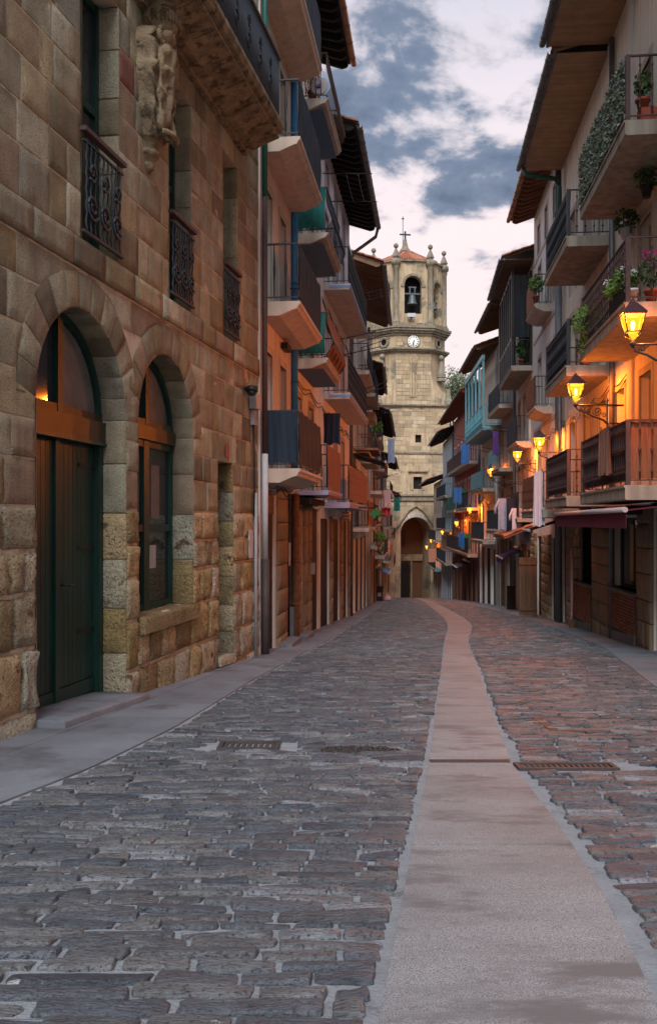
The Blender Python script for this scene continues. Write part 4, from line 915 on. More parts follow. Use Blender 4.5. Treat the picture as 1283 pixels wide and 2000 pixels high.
def laundry(H, name, label, cat, u, n, ztop, w_, h_, mat, along='u', flare=0.0, folds=3, sleeves=False, group=None):
    o = place(H, name, label, cat, u, n, ztop - h_, group); s_ = H.side; k, r_ = 18, 10; vs = []; sd_ = rnd(0, 9)
    def P_(a, dep, z_): return (a, s_ * dep, z_) if along == 'u' else (-dep, s_ * a, z_)
    for j in range(r_ + 1):
        t = j / r_; hw = w_ / 2 * (1 + flare * t) * (1 - .06 * math.sin(t * 3))
        for i in range(k + 1):
            q = -1 + 2 * i / k; vs.append(P_(q * hw, .035 * (0.25 + t) * math.sin(q * folds * 3.1 + sd_ + t * .8), h_ * (1 - t) + (.03 * math.sin(q * 5 + sd_) * t)))
    nv = len(vs); vs += [(x + (0 if along == 'u' else .008), y_ + (.008 if along == 'u' else 0), z_) for x, y_, z_ in vs]
    f = [(j * (k + 1) + i, j * (k + 1) + i + 1, (j + 1) * (k + 1) + i + 1, (j + 1) * (k + 1) + i) for j in range(r_) for i in range(k)]
    m = MB().add(vs, f + [tuple(a + nv for a in q[::-1]) for q in f], True)
    if sleeves:
        for sg in (-1, 1):
            a0 = P_(sg * w_ * .42, 0, h_ * .97); a1 = P_(sg * w_ * .66, .02, h_ * .70); a2 = P_(sg * w_ * .68, .03, h_ * .5)
            m.tube([a0, a1, a2], [w_ * .10, w_ * .11, w_ * .12], 8)
    link('cloth', m.mesh('cloth', mat), o)
    for sg in (-1, 1): link('peg', MB().box(*[c for q in zip(P_(sg * w_ * .38 - .01, -.015, h_ - .02), P_(sg * w_ * .38 + .01, .02, h_ + .05)) for c in sorted(q)]).mesh('peg', 'brown_timber'), o)
    return o
def plant(H, name, label, cat, u, n, z, pot='terracotta', box=None, rad=.25, ht=.35, leaf='leaf', count=160, size=.05, flowers=None, fcount=30, flat=(1, 1, 1), trail=0.0, hang=False):
    o = place(H, name, label, cat, u, n, z); s_ = H.side; ph = .2
    if box:
        m = MB().hexa([(-box / 2, -.075, 0), (box / 2, -.075, 0), (box / 2, .075, 0), (-box / 2, .075, 0)], [(-box / 2 - .02, -.095, .18), (box / 2 + .02, -.095, .18), (box / 2 + .02, .095, .18), (-box / 2 - .02, .095, .18)])
        link('planter', m.mesh('planter', pot), o)
    else: link('pot', MB().lathe([(.07, 0), (.105, .17), (.12, .17), (.12, .21), (.10, .21), (.09, .16)], (0, 0, 0), 14).mesh('pot', pot), o)
    m = MB()
    L_ = box or .01
    for k in range(max(1, int(L_ / .2))):
        a = -L_ / 2 + L_ * (k + .5) / max(1, int(L_ / .2)); leafs(m, (a, 0, ph + ht * .5), rad, count // max(1, int(L_ / .2)), size, flat)
    if trail: leafs(m, (0, 0, ph - trail * .5), trail, count // 2, size, (.5, .5, 1))
    link('foliage', m.mesh('foliage', leaf), o)
    st = MB()
    for _ in range(5): st.tube([(rnd(-.04, .04) , rnd(-.04, .04), .15), (rnd(-.1, .1), rnd(-.1, .1), ph + ht * .8)], .006, 4)
    link('stem', st.mesh('stem', 'bark'), o)
    if flowers:
        m = MB()
        for _ in range(fcount // 5):
            c = (rnd(-1, 1) * (L_ / 2 + rad * .6), rnd(-1, 1) * rad * .7, ph + ht * rnd(.6, 1.1)); leafs(m, c, .045, 12, .03)
        link('blossom', m.mesh('blossom', flowers), o)
    if hang: link('hook', MB().tube([(0, 0, .2), (0, -s_ * .12, .5), (0, -s_ * .22, .5)], .007, 5).mesh('hook', 'black_metal'), o)
    return o
def ground_floor(H, u0, u1, ztop, spec, pillar='shop_stone'):
    """openings spec: (u0,u1,ztop,kind,mat)"""
    return [Hole(a, b, -12, zt) for a, b, zt, k, mt in spec]

# ================================================================== left row
S1 = .115
LX = lambda y: -1.19 + S1 * (y - 16.15)
c1 = math.cos(math.atan(S1))
# ---- cream house with dark balcony screens
A = House('cream_house', 'pinkish cream house with dark screened balconies next to the stone mansion', 'house', 'L', LX(16.15), 16.15, S1)
A_len = 3.65 / c1
fl = [2.35, 5.3, 8.2, 10.95]
hs = []
g1 = Hole(A.u(516), A.u(537), -12, 2.0); g2 = Hole(A_len - .75, A_len - .05, -12, 2.0)
ups = []
for z in fl:
    for a, b in ((.35, 1.15), (2.0, 2.75)): ups.append(Hole(a, b, z + .02, z + 2.15))
A.put(holed(-.02, A_len, -1.8, 13.6, [g1, g2] + ups, depth=.25, thick=5), 'wall', 'rose_plaster')
for h in ups: window(A, h, 'white_plaster', 'cast_trim', 'curtain' if random.random() < .5 else 'glass')
door(A, g1, 'dark_timber'); door(A, g2, 'dark_timber')
for i, z in enumerate(fl):
    balcony(A, .15, 3.35, z, .68, 'beige_concrete', .15, None, 'taper', 1.02, .19, 'iron', screen='dark_screen', end_screen='blue_screen' if i == 0 else None, moulded=True, post=None, ends=(1, 1))
za = A.zgu(0)
for a, b, mt in ((A.u(539), A.u(558), 'shop_stone'), (A.u(575), A.u(586), 'shop_stone')):
    zz = -2.0; k = 0
    while zz < 2.05:
        e = min(2.05, zz + rnd(.35, .5)); m = MB(); stone(m, 0, 0, lambda q: a, lambda q: b, zz, e, lambda x, y_, d: (x, d + .03, y_), .02, .008, -.04, .004, nx=4, nz=4); A.put(m, 'pier_stone', mt); zz = e
pipe(A, 'drainpipe', 'rust_pipe', [(A.u(568), .10, 2.0), (A.u(568), .10, -1.7)], .085, 12); 
for z_ in (.6, -.3): pipe(A, 'pipe_collar', 'rust_pipe', [(A.u(568), .10, z_), (A.u(568), .10, z_ - .06)], .10, 12)
pipe(A, 'drainpipe', 'brown_iron', [(.03, .07, 7.1), (.03, .07, 2.6)], .05); pipe(A, 'drainpipe', 'pipe_green', [(.03, .07, 13.4), (.03, .07, 7.1)], .05)
pipe(A, 'drainpipe', 'pipe_white', [(.03, .075, 2.6), (.03, .075, .75)], .055); pipe(A, 'drainpipe', 'cast_iron_pipe', [(.03, .08, .75), (.03, .08, -1.3)], .07)
pipe(A, 'drainpipe', 'pipe_blue', [(3.5, .07, 13.3), (3.5, .07, 2.3)], .075)
for z_ in (4.4, 6.5, 9.1, 11.2): pipe(A, 'pipe_bracket', 'dark_blue_paint', [(3.5, .07, z_), (3.5, .07, z_ - .05)], .088)
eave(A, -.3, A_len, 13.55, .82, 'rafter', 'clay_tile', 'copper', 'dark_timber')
A.box('door_step', 'pavement_slab', A.u(540), A.u(560), .0, .3, -1.6, A.zgu(A.u(550)) + .10)
A.box('wall_sign', 'ceramic', A.u(560) - .12, A.u(560) + .02, .06, .08, A.z(558, 1105), A.z(558, 1060))
A.box('transom_vent', 'black_metal', g1.u0 + .02, g1.u1 - .02, -.045, -.03, 1.55, 1.9); 
for k in range(6): A.box('vent_slat', 'rust_iron', g1.u0 + .03, g1.u1 - .03, -.032, -.015, 1.57 + .055 * k, 1.595 + .055 * k)
A.box('wall_bracket_lamp', 'black_metal', A.u(548), A.u(556), .02, .14, A.z(552, 685), A.z(552, 673))
# ---- house with bellied railings
Bh = House('bellied_balcony_house', 'narrow house with bulging iron balconies and navy painted balcony undersides', 'house', 'L', LX(19.82), 19.82, S1)
B_len = 4.65 / c1
flB = [2.1, 5.0, 7.75, 10.7]
ups = []
for z in flB:
    for a, b in ((.45, 1.25), (2.5, 3.3)): ups.append(Hole(a, b, z + .02, z + 2.1))
g1 = Hole(.05, 1.4, -12, 1.75); g2 = Hole(2.7, 4.4, -12, 1.75)
Bh.put(holed(0, B_len, -2.2, 13.6, [g1, g2] + ups, depth=.25, thick=5), 'wall', 'cream_plaster')
for h in ups: window(Bh, h, 'brown_timber', 'ochre_plaster', 'glass')
door(Bh, g1); door(Bh, g2)
balcony(Bh, .45, 3.35, flB[3], .72, 'cast_trim', .12, 'dark_blue_paint', 'belly', 1.0, .10, 'rust_iron', moulded=True)
balcony(Bh, .45, 3.35, flB[2], .72, 'cast_trim', .12, 'dark_blue_paint', 'belly', 1.0, .10, 'iron', end_screen='green_cloth', moulded=True)
balcony(Bh, .45, 3.35, flB[1], .72, 'cast_trim', .12, 'dark_blue_paint', 'belly', 1.0, .10, 'iron', screen='reed_screen', end_screen='green_cloth', moulded=True)
balcony(Bh, .45, 3.35, flB[0], .72, 'lavender_paint', .10, 'lavender_paint', 'straight', 1.0, .10, 'iron', screen='reed_screen', hang=.25)
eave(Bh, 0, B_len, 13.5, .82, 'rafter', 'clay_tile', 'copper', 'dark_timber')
for a, b in ((1.45, 1.95), (2.25, 2.65)):
    zz = -2.0
    while zz < 1.8:
        e = min(1.8, zz + rnd(.4, .55)); m = MB(); stone(m, 0, 0, lambda q: a, lambda q: b, zz, e, lambda x, y_, d: (x, d + .05, y_), .02, .008, -.06, .004, nx=4, nz=4); Bh.put(m, 'pier_stone', 'shop_stone'); zz = e
Bh.box('meter_box', 'plastic_grey', 2.32, 2.5, .07, .16, Bh.z(624, 1112), Bh.z(624, 1092)); Bh.box('door_bell', 'black_metal', 2.36, 2.46, .07, .09, Bh.z(624, 1088), Bh.z(624, 1082))
Bh.box('door_step', 'pavement_slab', .2, 1.4, 0, .28, -2, Bh.zgu(.8) + .10); Bh.box('skirting', 'pavement_slab', -.55, .15, .02, .10, -2, Bh.zgu(-.2) + .75)
Bh.box('canopy_beam', 'dark_timber', .1, 2.9, .03, .35, 1.80, 1.93)
pl = plant(Bh, 'flower_pot', 'pots of dry plants behind the topmost bulging balcony railing', 'plant', .62, .35, flB[3] + .02, rad=.3, ht=.5, leaf='petal_red', count=60)
dp = place(Bh, 'painted_plate', 'round white painted plate standing behind the topmost bulging railing', 'plate', .52, .5, flB[3] + .08)
link('dish', MB().lathe([(.19, .0), (.2, .02), (.14, .03), (.0, .025)], (0, 0, 0), 24).xf(lambda p: (-p[2], p[0], p[1] + .2)).mesh('dish', 'ceramic'), dp); link('motif', MB().lathe([(.05, .031), (.0, .034)], (0, 0, 0), 12).xf(lambda p: (-p[2], p[0], p[1] + .2)).mesh('motif', 'sign_blue'), dp); link('stand', MB().box(-.05, .03, -.03, .03, -.08, .02).mesh('stand', 'brown_timber'), dp)
# ---- blue slab house
Ch = House('blue_slab_house', 'house with blue edged balcony slabs and black railings below a dark raftered eave', 'house', 'L', LX(24.5), 24.5, S1)
C_len = 8.5 / c1
flC = [1.95, 4.95, 7.95]
ups = []
for z in flC:
    for a in (1.0, 3.3, 5.6): ups.append(Hole(a, a + .95, z + .02, z + 2.1))
for a in (1.2, 3.6, 6.0): ups.append(Hole(a, a + .8, 10.5, 11.5))
gs = [Hole(.15, 2.1, -12, 1.5), Hole(2.75, 5.0, -12, 1.5), Hole(5.9, 7.7, -12, 1.5)]
Ch.put(holed(0, C_len, -2.8, 12.1, gs + ups, depth=.25, thick=5), 'wall', 'white_plaster')
for h in ups: window(Ch, h, 'white_plaster', 'lavender_paint', 'glass')
for h in gs: door(Ch, h)
for i, z in enumerate(flC):
    balcony(Ch, .85, 7.7, z, .72, 'cast_trim' if i else 'lavender_paint', .16, None, 'straight', 1.02, .12, 'iron', screen='reed_screen' if i == 0 else None, mid=(.3, .6, .8), edge='slab_blue' if i else None)
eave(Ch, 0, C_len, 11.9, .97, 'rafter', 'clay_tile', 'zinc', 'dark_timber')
pipe(Ch, 'drainpipe', 'zinc', [(C_len - .15, 1.03, 11.85), (C_len - .12, .95, 11.55), (C_len - .12, .15, 11.0), (C_len - .12, .08, 10.7), (C_len - .12, .08, -2)], .06)
for i, (a, b) in enumerate(((2.15, 2.7), (5.1, 5.8), (7.75, 8.2))):
    zz = -2.6
    while zz < 1.55:
        e = min(1.55, zz + rnd(.4, .6)); m = MB(); stone(m, 0, 0, lambda q: a, lambda q: b, zz, e, lambda x, y_, d: (x, d + .05, y_), .02, .008, -.06, .004, nx=4, nz=4); Ch.put(m, 'pier_stone', 'shop_stone'); zz = e
sg_ = place(Ch, 'shop_lantern_sign', 'ornate brass lamp fixture under the lowest lavender slab', 'lamp', 2.6, .45, 1.42)
for i, (w_, z_) in enumerate(((.5, .22), (.38, .12), (.26, .03))): link('tier', MB().box(-w_ / 2, w_ / 2, -.12, .12, z_, z_ + .07).mesh('tier', 'copper'), sg_)
link('hanger', MB().tube([(0, 0, .28), (0, 0, .52)], .012, 6).mesh('hanger', 'iron'), sg_)
rack(Ch, .6, 10.9, 1.35, 'drying rack of white lines under the dark raftered eave', 2.2, 4, -.05)
rack(Ch, 6.6, 8.9, 1.3, 'long black drying arms above the blue edged balcony', 1.0, 3, .25)
rack(Ch, 3.0, 6.8, 1.3, 'white drying lines between the two blue edged slabs', 2.4, 3, .2)
lb = laundry(Ch, 'hanging_shirt', 'black garment hanging by the window over the brown net', 'garment', -2.05, .55, 4.05, .42, .75, 'shirt_navy', 'n')
# ---- tiled pent roof house
Dh = House('timber_eave_house', 'ochre house with boxed timber eave and red tile verge in front of the church tower', 'house', 'L', LX(33), 33.0, .09)
D_len = 13.1 / math.cos(math.atan(.09))
flD = [1.2, 4.1, 7.0]
ups = [Hole(a, a + 1.0, z + .02, z + 2.1) for z in flD for a in (1.2, 4.2, 7.4, 10.4)]
gs = [Hole(a, a + 2.3, -12, .75) for a in (.4, 3.6, 6.9, 10.2)]
Dh.put(holed(0, D_len, -3.6, 11.4, gs + ups, depth=.25, thick=5), 'wall', 'cream_plaster')
for h in ups: window(Dh, h, 'brown_timber', 'cast_trim', 'glass')
for h in gs: door(Dh, h)
eave(Dh, 2.2, D_len, 11.25, 1.1, 'rafter', 'clay_tile', 'zinc', 'brown_timber', sp=.4, slope=.33)
for i, z in enumerate(flD): balcony(Dh, 1.0, 5.8, z, .65, 'cast_trim', .15, None, 'straight', 1.0, .13, 'iron', mid=(.5,), screen=None if i else 'reed_screen'); balcony(Dh, 7.0, 11.8, z, .65, 'concrete', .15, None, 'straight', 1.0, .13, 'iron')
for k in range(5): Dh.box('cornice_block', 'ochre_plaster', D_len - 2.6 + .5 * k, D_len - 2.3 + .5 * k, .0, .5, 6.2 - .0 * k, 6.6)
aw = awning(Dh, .6, 3.8, 3.95, 1.25, 'navy_canvas', .2, True); Dh.box('awning_roof', 'old_tile', .5, 3.9, 0, 1.0, 4.02, 4.10)
rack(Dh, 1.8, 6.3, 1.3, 'black drying arms reaching out below the tiled verge house', 1.2, 3, .3)
rack(Dh, 6.0, 9.0, 1.3, 'upper black drying arms close to the boxed timber eave', 1.2, 3, .3)
pipe(Dh, 'drainpipe', 'pipe_white', [(D_len - .2, .1, 11.1), (D_len - .2, .1, -3)], .07)
# ---- far left houses
def far_house(name, label, side, x0, y0, x1, y1, ztop, floors, wallm, gmat, bal, eave_p, eave_kw, wsp=2.6, frame='white_plaster', sur=None, gh=2.5, pane='glass', bp=.7):
    sl = (x1 - x0) / (y1 - y0); H = House(name, label, 'house', side, x0, y0, sl); ln = (y1 - y0) / math.cos(math.atan(sl)); H.len = ln; H.fl = floors
    ups = []; n = max(2, int(ln / wsp))
    for z in floors:
        zt = min(z + 2.05, ztop - .3)
        for i in range(n): a = ln * (i + .5) / n - .5; ups.append(Hole(a, a + 1.0, z + .02, zt))
    gz = floors[0] - .45; gs = []; n2 = max(2, int(ln / 2.4))
    for i in range(n2): a = ln * (i + .5) / n2 - .75; gs.append(Hole(a - .2, a + 1.7, -12, gz))
    H.put(holed(0, ln, zg(y1) - 1.5, ztop + .15, gs + ups, depth=.25, thick=5), 'wall', wallm)
    for h in ups: window(H, h, frame, sur, pane)
    for h in gs: door(H, h, random.choice(['dark_timber', 'dark_timber', 'post_wood', 'black_metal']))
    for i in range(n2 + 1):
        c = ln * i / n2; H.box('pier', gmat, max(0.0, c - .2), min(ln, c + .2), .0, .06, zg(y1) - 1, gz + .1)
    for (fi, a, b, kw) in bal: balcony(H, a * ln, b * ln, floors[fi], bp, **kw)
    eave(H, 0, ln, ztop, eave_p, **eave_kw)
    pipe(H, 'drainpipe', random.choice(['pipe_white', 'zinc']), [(.15, .08, ztop - .1), (.15, .08, zg(y0) - .2)], .06)
    return H
st_ = dict(style='straight', sp=.14, h=1.0)
E1 = far_house('balcony_house', 'pale house with planter balcony and drying arms beside the church tower', 'L', 1.92, 46, 2.67, 56, 9.2, [.2, 3.0, 5.8], 'cream_plaster', 'ochre_plaster',
    [(0, .1, .9, dict(slab='concrete', iron='iron', **st_)), (1, .1, .9, dict(slab='cast_trim', iron='iron', **st_)), (2, .15, .9, dict(slab='concrete', iron='iron', **st_))], .75, dict(tile='clay_tile', wood='dark_timber'))
E2 = far_house('laundry_house', 'house hung with laundry and a red lamp between the planter house and shutter house', 'L', 2.67, 56, 4.1, 72, 8.1, [-.7, 2.0, 4.7], 'white_plaster', 'brown_timber',
    [(0, .05, .6, dict(slab='concrete', iron='iron', **st_)), (1, .05, .7, dict(slab='brown_timber', iron='iron', **st_)), (2, .05, .6, dict(slab='concrete', iron='iron', screen='dark_screen', **st_))], 1.0, dict(tile='old_tile', wood='dark_timber'))
E3 = far_house('shutter_house', 'rose house with teal shutters and drying poles near the church arch', 'L', 4.1, 72, 5.55, 88, 6.5, [-1.7, 1.0, 3.7], 'cream_plaster', 'ochre_plaster',
    [(0, .1, .8, dict(slab='concrete', iron='iron', screen='dark_blue_paint', **st_)), (1, .1, .6, dict(slab='concrete', iron='iron', **st_)), (2, .1, .8, dict(slab='concrete', iron='rust_iron', **st_))], 1.0, dict(tile='clay_tile', wood='dark_timber'))
E4 = far_house('corner_house', 'low white house with a teal shutter right beside the church arch', 'L', 5.55, 88, 6.75, 101, 4.1, [-2.9, -.2], 'white_plaster', 'peach_plaster',
    [(0, .1, .8, dict(slab='concrete', iron='iron', **st_)), (1, .1, .6, dict(slab='concrete', iron='iron', **st_))], 1.1, dict(tile='clay_tile', wood='brown_timber'))

def cable(H, u0, u1, z, sag=.12, n=.05):
    k = max(2, int((u1 - u0) / 1.6)); pts = []
    for i in range(k * 6 + 1):
        t = i / 6; pts.append((u0 + (u1 - u0) * i / (k * 6), n + .01 * math.sin(i), z - sag * abs(math.sin(math.pi * t)) + .03 * math.sin(t * 1.7)))
    H.put(MB().tube(pts, .012, 5), 'cable', 'black_metal')
for H_, ln_, zz_ in ((A, A_len, 2.12), (Bh, B_len, 4.55), (Bh, B_len, 1.9), (Ch, C_len, 4.5), (Ch, C_len, 7.4), (Dh, D_len, 3.6), (Dh, D_len, 6.5), (E1, E1.len, 2.5), (E2, E2.len, 1.5)):
    cable(H_, .05, ln_ - .05, zz_); cable(H_, .05, ln_ - .05, zz_ - .08, .16, .06)
# ================================================================== right row
SR = .10; cR = math.cos(math.atan(SR))
RX = lambda y: 4.293 + SR * y
Q = House('cream_balcony_house', 'large cream house with flower balconies and boarded eave above a burgundy awning', 'house', 'R', RX(12.0), 12.0, SR)
Q_len = 16.0 / cR
U = lambda y: (y - 12.0) / cR
flQ = [2.0, 4.95, 7.88]
ups = []
for z in flQ:
    for y in (13.4, 15.2, 17.15, 19.4, 21.3, 23.3, 25.6): ups.append(Hole(U(y), U(y) + .95, z + .02, z + 2.25))
shop = [Hole(Q.u(1213), Q.u(1247) if False else Q.u(1213) - 1.7, .0, 1.55)]
ush = []
# shop windows: photo columns 1124-1159 and 1194-1247 on the wall plane
sw1 = Hole(Q.u(1248), Q.u(1194), -.02, 1.5); sw2 = Hole(Q.u(1160), Q.u(1124), -.18, 1.45)
gd = Hole(Q.u(1108), Q.u(1099), -12, 1.3); gd0 = Hole(Q.u(1330), Q.u(1276), -12, 1.6)
Q.put(holed(-8, Q_len, -2.6, 12.3, ups + [sw1, sw2, gd, gd0], depth=.28, thick=6), 'wall', 'cream_plaster')
for h in ups: window(Q, h, 'cast_trim', 'cast_trim', 'glass')
door(Q, gd, 'black_metal'); door(Q, gd0, 'black_metal')
for y in (18.6, 20.7): Q.box('pilaster', 'white_plaster', U(y), U(y) + .28, 0, .05, 1.9, 12.2)
pipe(Q, 'drainpipe', 'zinc', [(U(20.35), .08, 12.1), (U(20.35), .08, -1.3)], .06); pipe(Q, 'drainpipe', 'pipe_green', [(Q_len - .25, 1.2, 12.1), (Q_len - .25, 1.1, 11.9), (Q_len - .25, .25, 11.75), (Q_len - .25, .12, 11.5), (Q_len - .25, .12, 9.0)], .07)
pipe(Q, 'drainpipe', 'zinc', [(Q_len - .25, .12, 9.0), (Q_len - .25, .12, -2)], .07); Q.put(MB().lathe([(.07, -.5), (.09, -.1), (.16, 0), (.17, .12), (.15, .14)], (0, 0, 0), 12).xf(lambda p: (Q_len - .25 + p[0], .12 + p[1], 10.6 + p[2])), 'hopper', 'pipe_green')
Q.box('quoin_strip', 'cast_trim', Q_len - .75, Q_len - .45, 0, .03, 1.9, 12.25)
tp = dict(slab='concrete', th=.24, style='turned', h=1.05, sp=.145, iron='brown_iron', post='brown_iron')
bq = {}
for i, z in enumerate(flQ):
    kw = dict(tp)
    if i == 0: kw.update(screen='dark_screen', end_screen='reed_screen', mid=(.28, .55, .58, .86))
    if i == 1: kw.update(mid=(.33, .66))
    bq[i] = balcony(Q, U(14.75), U(18.95), z, 1.0, **kw)
    kw2 = dict(tp); kw2.update(screen='blue_screen', mid=(.3, .6, .9), iron='iron', post='iron')
    if i == 0: kw2.update(screen='dark_screen', iron='brown_iron', post='brown_iron')
    balcony(Q, U(20.75), U(24.3), z, 1.0, **kw2)
balcony(Q, U(24.9), Q_len + 2.0, 1.75, 1.0, slab='concrete', th=.22, style='straight', h=1.02, sp=.15, iron='brown_iron', screen='reed_screen', mid=(.3, .6))
# ivy lattice on the top balcony
iv = MB(); lat = MB(); zt = flQ[2]; n1 = .99
for k in range(2600):
    u_ = rnd(U(14.8), U(18.9)); z_ = rnd(zt + .06, zt + 1.05)
    leafs(iv, (u_, n1 + rnd(.0, .05), z_), .02, 1, .05)
Q.put(iv, 'ivy_screen', 'ivy_leaf', bq[2])
uu = U(14.8)
while uu < U(18.9) - .2:
    for s_ in (1, -1): Q.put(MB().tube([(uu + (.5 if s_ < 0 else 0), n1 + .02, zt + .08), (uu + (.5 if s_ > 0 else 0), n1 + .02, zt + 1.02)], .008, 4), 'lattice_bar', 'zinc', bq[2])
    uu += .16
Q.box('planter_box', 'terracotta', U(14.75) + .10, U(14.75) + .3, .15, .75, zt + .02, zt + .24, bq[2])
# eave: boarded soffit in two steps
eave(Q, U(4.5), U(21.0), 12.35, 1.42, 'board', 'clay_tile', 'zinc', 'wood_soffit', slope=.22, depth=3.0)
eave(Q, U(21.04), Q_len + .1, 12.2, 1.22, 'board', 'clay_tile', 'zinc', 'wood_soffit', slope=.22, depth=3.0)
# ground floor: stone piers, brick panels, shop windows
def shopwin(h):
    window(Q, h, 'black_metal', None, 'glass', -.22, 0)
    z0 = h.z0; Q.box('sill', 'zinc', h.u0 - .02, h.u1 + .02, -.24, .16, z0 - .05, z0)
    bot = min(Q.zgu(h.u0), Q.zgu(h.u1)); k = 0; zz = z0 - .06
    pn = Q.box('brick_panel', 'brick_joint', h.u0, h.u1, .0, .09, bot - .3, z0 - .05)
    nrow = 0
    while zz - .062 > Q.zgu((h.u0 + h.u1) / 2) + .22 and nrow < 14:
        x = h.u0 - (.12 if nrow % 2 else 0)
        while x < h.u1 - .02:
            a, b = max(x, h.u0) + .005, min(x + .235, h.u1) - .005
            if b - a > .03: Q.put(MB().box(a, b, .085, .105, zz - .055, zz - .012), 'brick', 'brick', pn)
            x += .24
        zz -= .066; nrow += 1
    m = MB(); m.hexa([(h.u0, .0, bot - .3), (h.u1, .0, bot - .3), (h.u1, .11, bot - .3), (h.u0, .11, bot - .3)], [(h.u0, 0, Q.zgu(h.u0) + .2), (h.u1, 0, Q.zgu(h.u1) + .2), (h.u1, .11, Q.zgu(h.u1) + .2), (h.u0, .11, Q.zgu(h.u0) + .2)]); Q.put(m, 'plinth', 'zinc', pn)
shopwin(sw1); shopwin(sw2)
def pier(H, a, b, z0, z1, mat, hh=.45, n=.06, rough=.006, name='pier_stone', split=True):
    zz = z0
    while zz < z1 - .02:
        e = min(z1, zz + hh * rnd(.85, 1.15))
        if z1 - e < .12: e = z1
        cuts = [a] + ([a + (b - a) * rnd(.35, .65)] if split and b - a > .6 else []) + [b]
        for x0_, x1_ in zip(cuts, cuts[1:]):
            m = MB(); stone(m, 0, 0, lambda q: x0_, lambda q: x1_, zz, e, lambda x, y_, d: (x, d + n, y_), .015, rough, -n - .01, .004, nx=4, nz=4); H.put(m, name, mat)
        zz = e
pier(Q, Q.u(1194) + .0, Q.u(1160), -2.4, 1.75, 'shop_stone'); pier(Q, Q.u(1276), Q.u(1249), -2.4, 1.75, 'shop_stone'); pier(Q, Q.u(1123), Q.u(1109), -2.6, 1.7, 'shop_stone')
pier(Q, U(24.6), U(25.6), -2.9, 1.5, 'shop_stone', .28, .06, .02); pier(Q, Q.u(1095), U(24.5), -2.9, 1.5, 'post_wood', .9, .04, .004)
aw = awning(Q, Q.u(1222, 1.0), Q.u(1085, 1.0), 1.72, 1.0, 'burgundy_canvas', .30, True, fall=.12)
Q.box('awning_end', 'awning_metal', Q.u(1222, 1.0) - .2, Q.u(1222, 1.0) - .06, .02, .3, 1.45, 1.78, aw)
Q.box('shop_fascia', 'dark_timber', Q.u(1262), U(24.4), .02, .10, 1.55, 1.82)
ss = place(Q, 'surfboard_sign', 'slender reddish painted board standing against the shop pier', 'sign', Q.u(1118, .2), .22, Q.zgu(Q.u(1118)) + .3)
pts = [(.13 * math.sin(math.pi * t) ** .7, .0 + 1.9 * t) for t in [i / 16 for i in range(17)]]
link('board', MB().extr([(a, b) for a, b in pts] + [(-a, b) for a, b in pts[::-1]][1:-1], lambda a, b, t: (a, t, b), 0, .04).mesh('board', 'towel_pink'), ss); link('stripe', MB().box(-.03, .03, .041, .046, .2, 1.7).mesh('stripe', 'terracotta'), ss); link('foot', MB().box(-.1, .1, -.05, .08, -.35, .0).mesh('foot', 'brown_timber'), ss)
# plain ochre panel painting the shop's interior glow onto the window
for h in (sw1,): 
    o = Q.box('glow_panel', 'ochre_plaster', h.c + .15, h.c + .5, -.215, -.212, .15, 1.35)
# ---- rafter eave house
T = House('reed_screen_house', 'white house with beige window surrounds and small reed screened balconies', 'house', 'R', RX(28), 28.0, SR)
T_len = 7.0 / cR
flT = [5.2, 8.55]
ups = [Hole(a, a + .85, z, z + 2.1) for z in (5.2, 8.55) for a in (1.0, 2.5, 4.9)] + [Hole(a, a + .85, 2.4, 4.2) for a in (.8, 2.6, 4.9)] + [Hole(a, a + .7, 11.2, 12.2) for a in (1.2, 3.2, 5.2)]
gs = [Hole(.9, 2.2, -12, .9), Hole(4.3, 6.0, -12, .9)]
T.put(holed(0, T_len, -3.2, 12.95, gs + ups, depth=.25, thick=6), 'wall', 'white_plaster')
for h in ups: window(T, h, 'brown_timber', 'cast_trim', 'glass')
for h in gs: door(T, h)
for z in (4.75, 8.1, 11.0): T.box('string_band', 'cast_trim', 0, T_len, 0, .025, z, z + .12)
for z in flT: balcony(T, 2.2, 4.6, z, .58, 'cast_trim', .13, None, 'straight', 1.0, .10, 'rust_iron', screen='reed_screen', moulded=True)
eave(T, 0, T_len, 12.85, .88, 'rafter', 'old_tile', 'copper', 'red_timber', sp=.42)
pipe(T, 'drainpipe', 'zinc', [(.3, .09, 12.7), (.3, .09, -2.5)], .09)
pier(T, .0, .85, -3.3, 1.0, 'rough_stone', .3, .08, .02); pier(T, 2.25, 4.25, -3.3, 1.0, 'rough_stone', .32, .08, .02); pier(T, 6.05, T_len, -3.3, 1.0, 'rough_stone', .32, .08, .02)
awning(T, .2, 1.9, 1.45, .95, 'navy_canvas', .35, False, fall=.3)
# ---- glazed gallery house
V = House('glazed_gallery_house', 'house with a tall dark glazed gallery under a tiled roof', 'house', 'R', RX(35), 35.0, SR)
V_len = 6.5 / cR
ups = [Hole(a, a + .9, z, z + 2.0) for z in (1.7, 4.6) for a in (.8, 2.7, 4.7)]; gs = [Hole(.6, 2.4, -12, .3), Hole(3.6, 5.6, -12, .3)]
V.put(holed(0, V_len, -3.8, 11.6, gs + ups, depth=.25, thick=6), 'wall', 'cream_plaster')
for h in ups: window(V, h, 'brown_timber', 'cast_trim', 'glass')
for h in gs: door(V, h, 'brown_timber')
gz = 7.45; gb = balcony(V, .5, 5.9, gz, .8, 'concrete', .2, None, 'straight', 1.0, .16, 'iron', screen='dark_screen')
for i in range(7):
    a = .55 + 5.3 * i / 6; V.box('gallery_post', 'black_metal', a - .05, a + .05, .70, .80, gz, 11.1, gb)
for i in range(6):
    a = .60 + 5.3 * i / 6; V.box('gallery_pane', 'glass', a, a + 5.2 / 6, .73, .745, gz + 1.1, 10.95, gb)
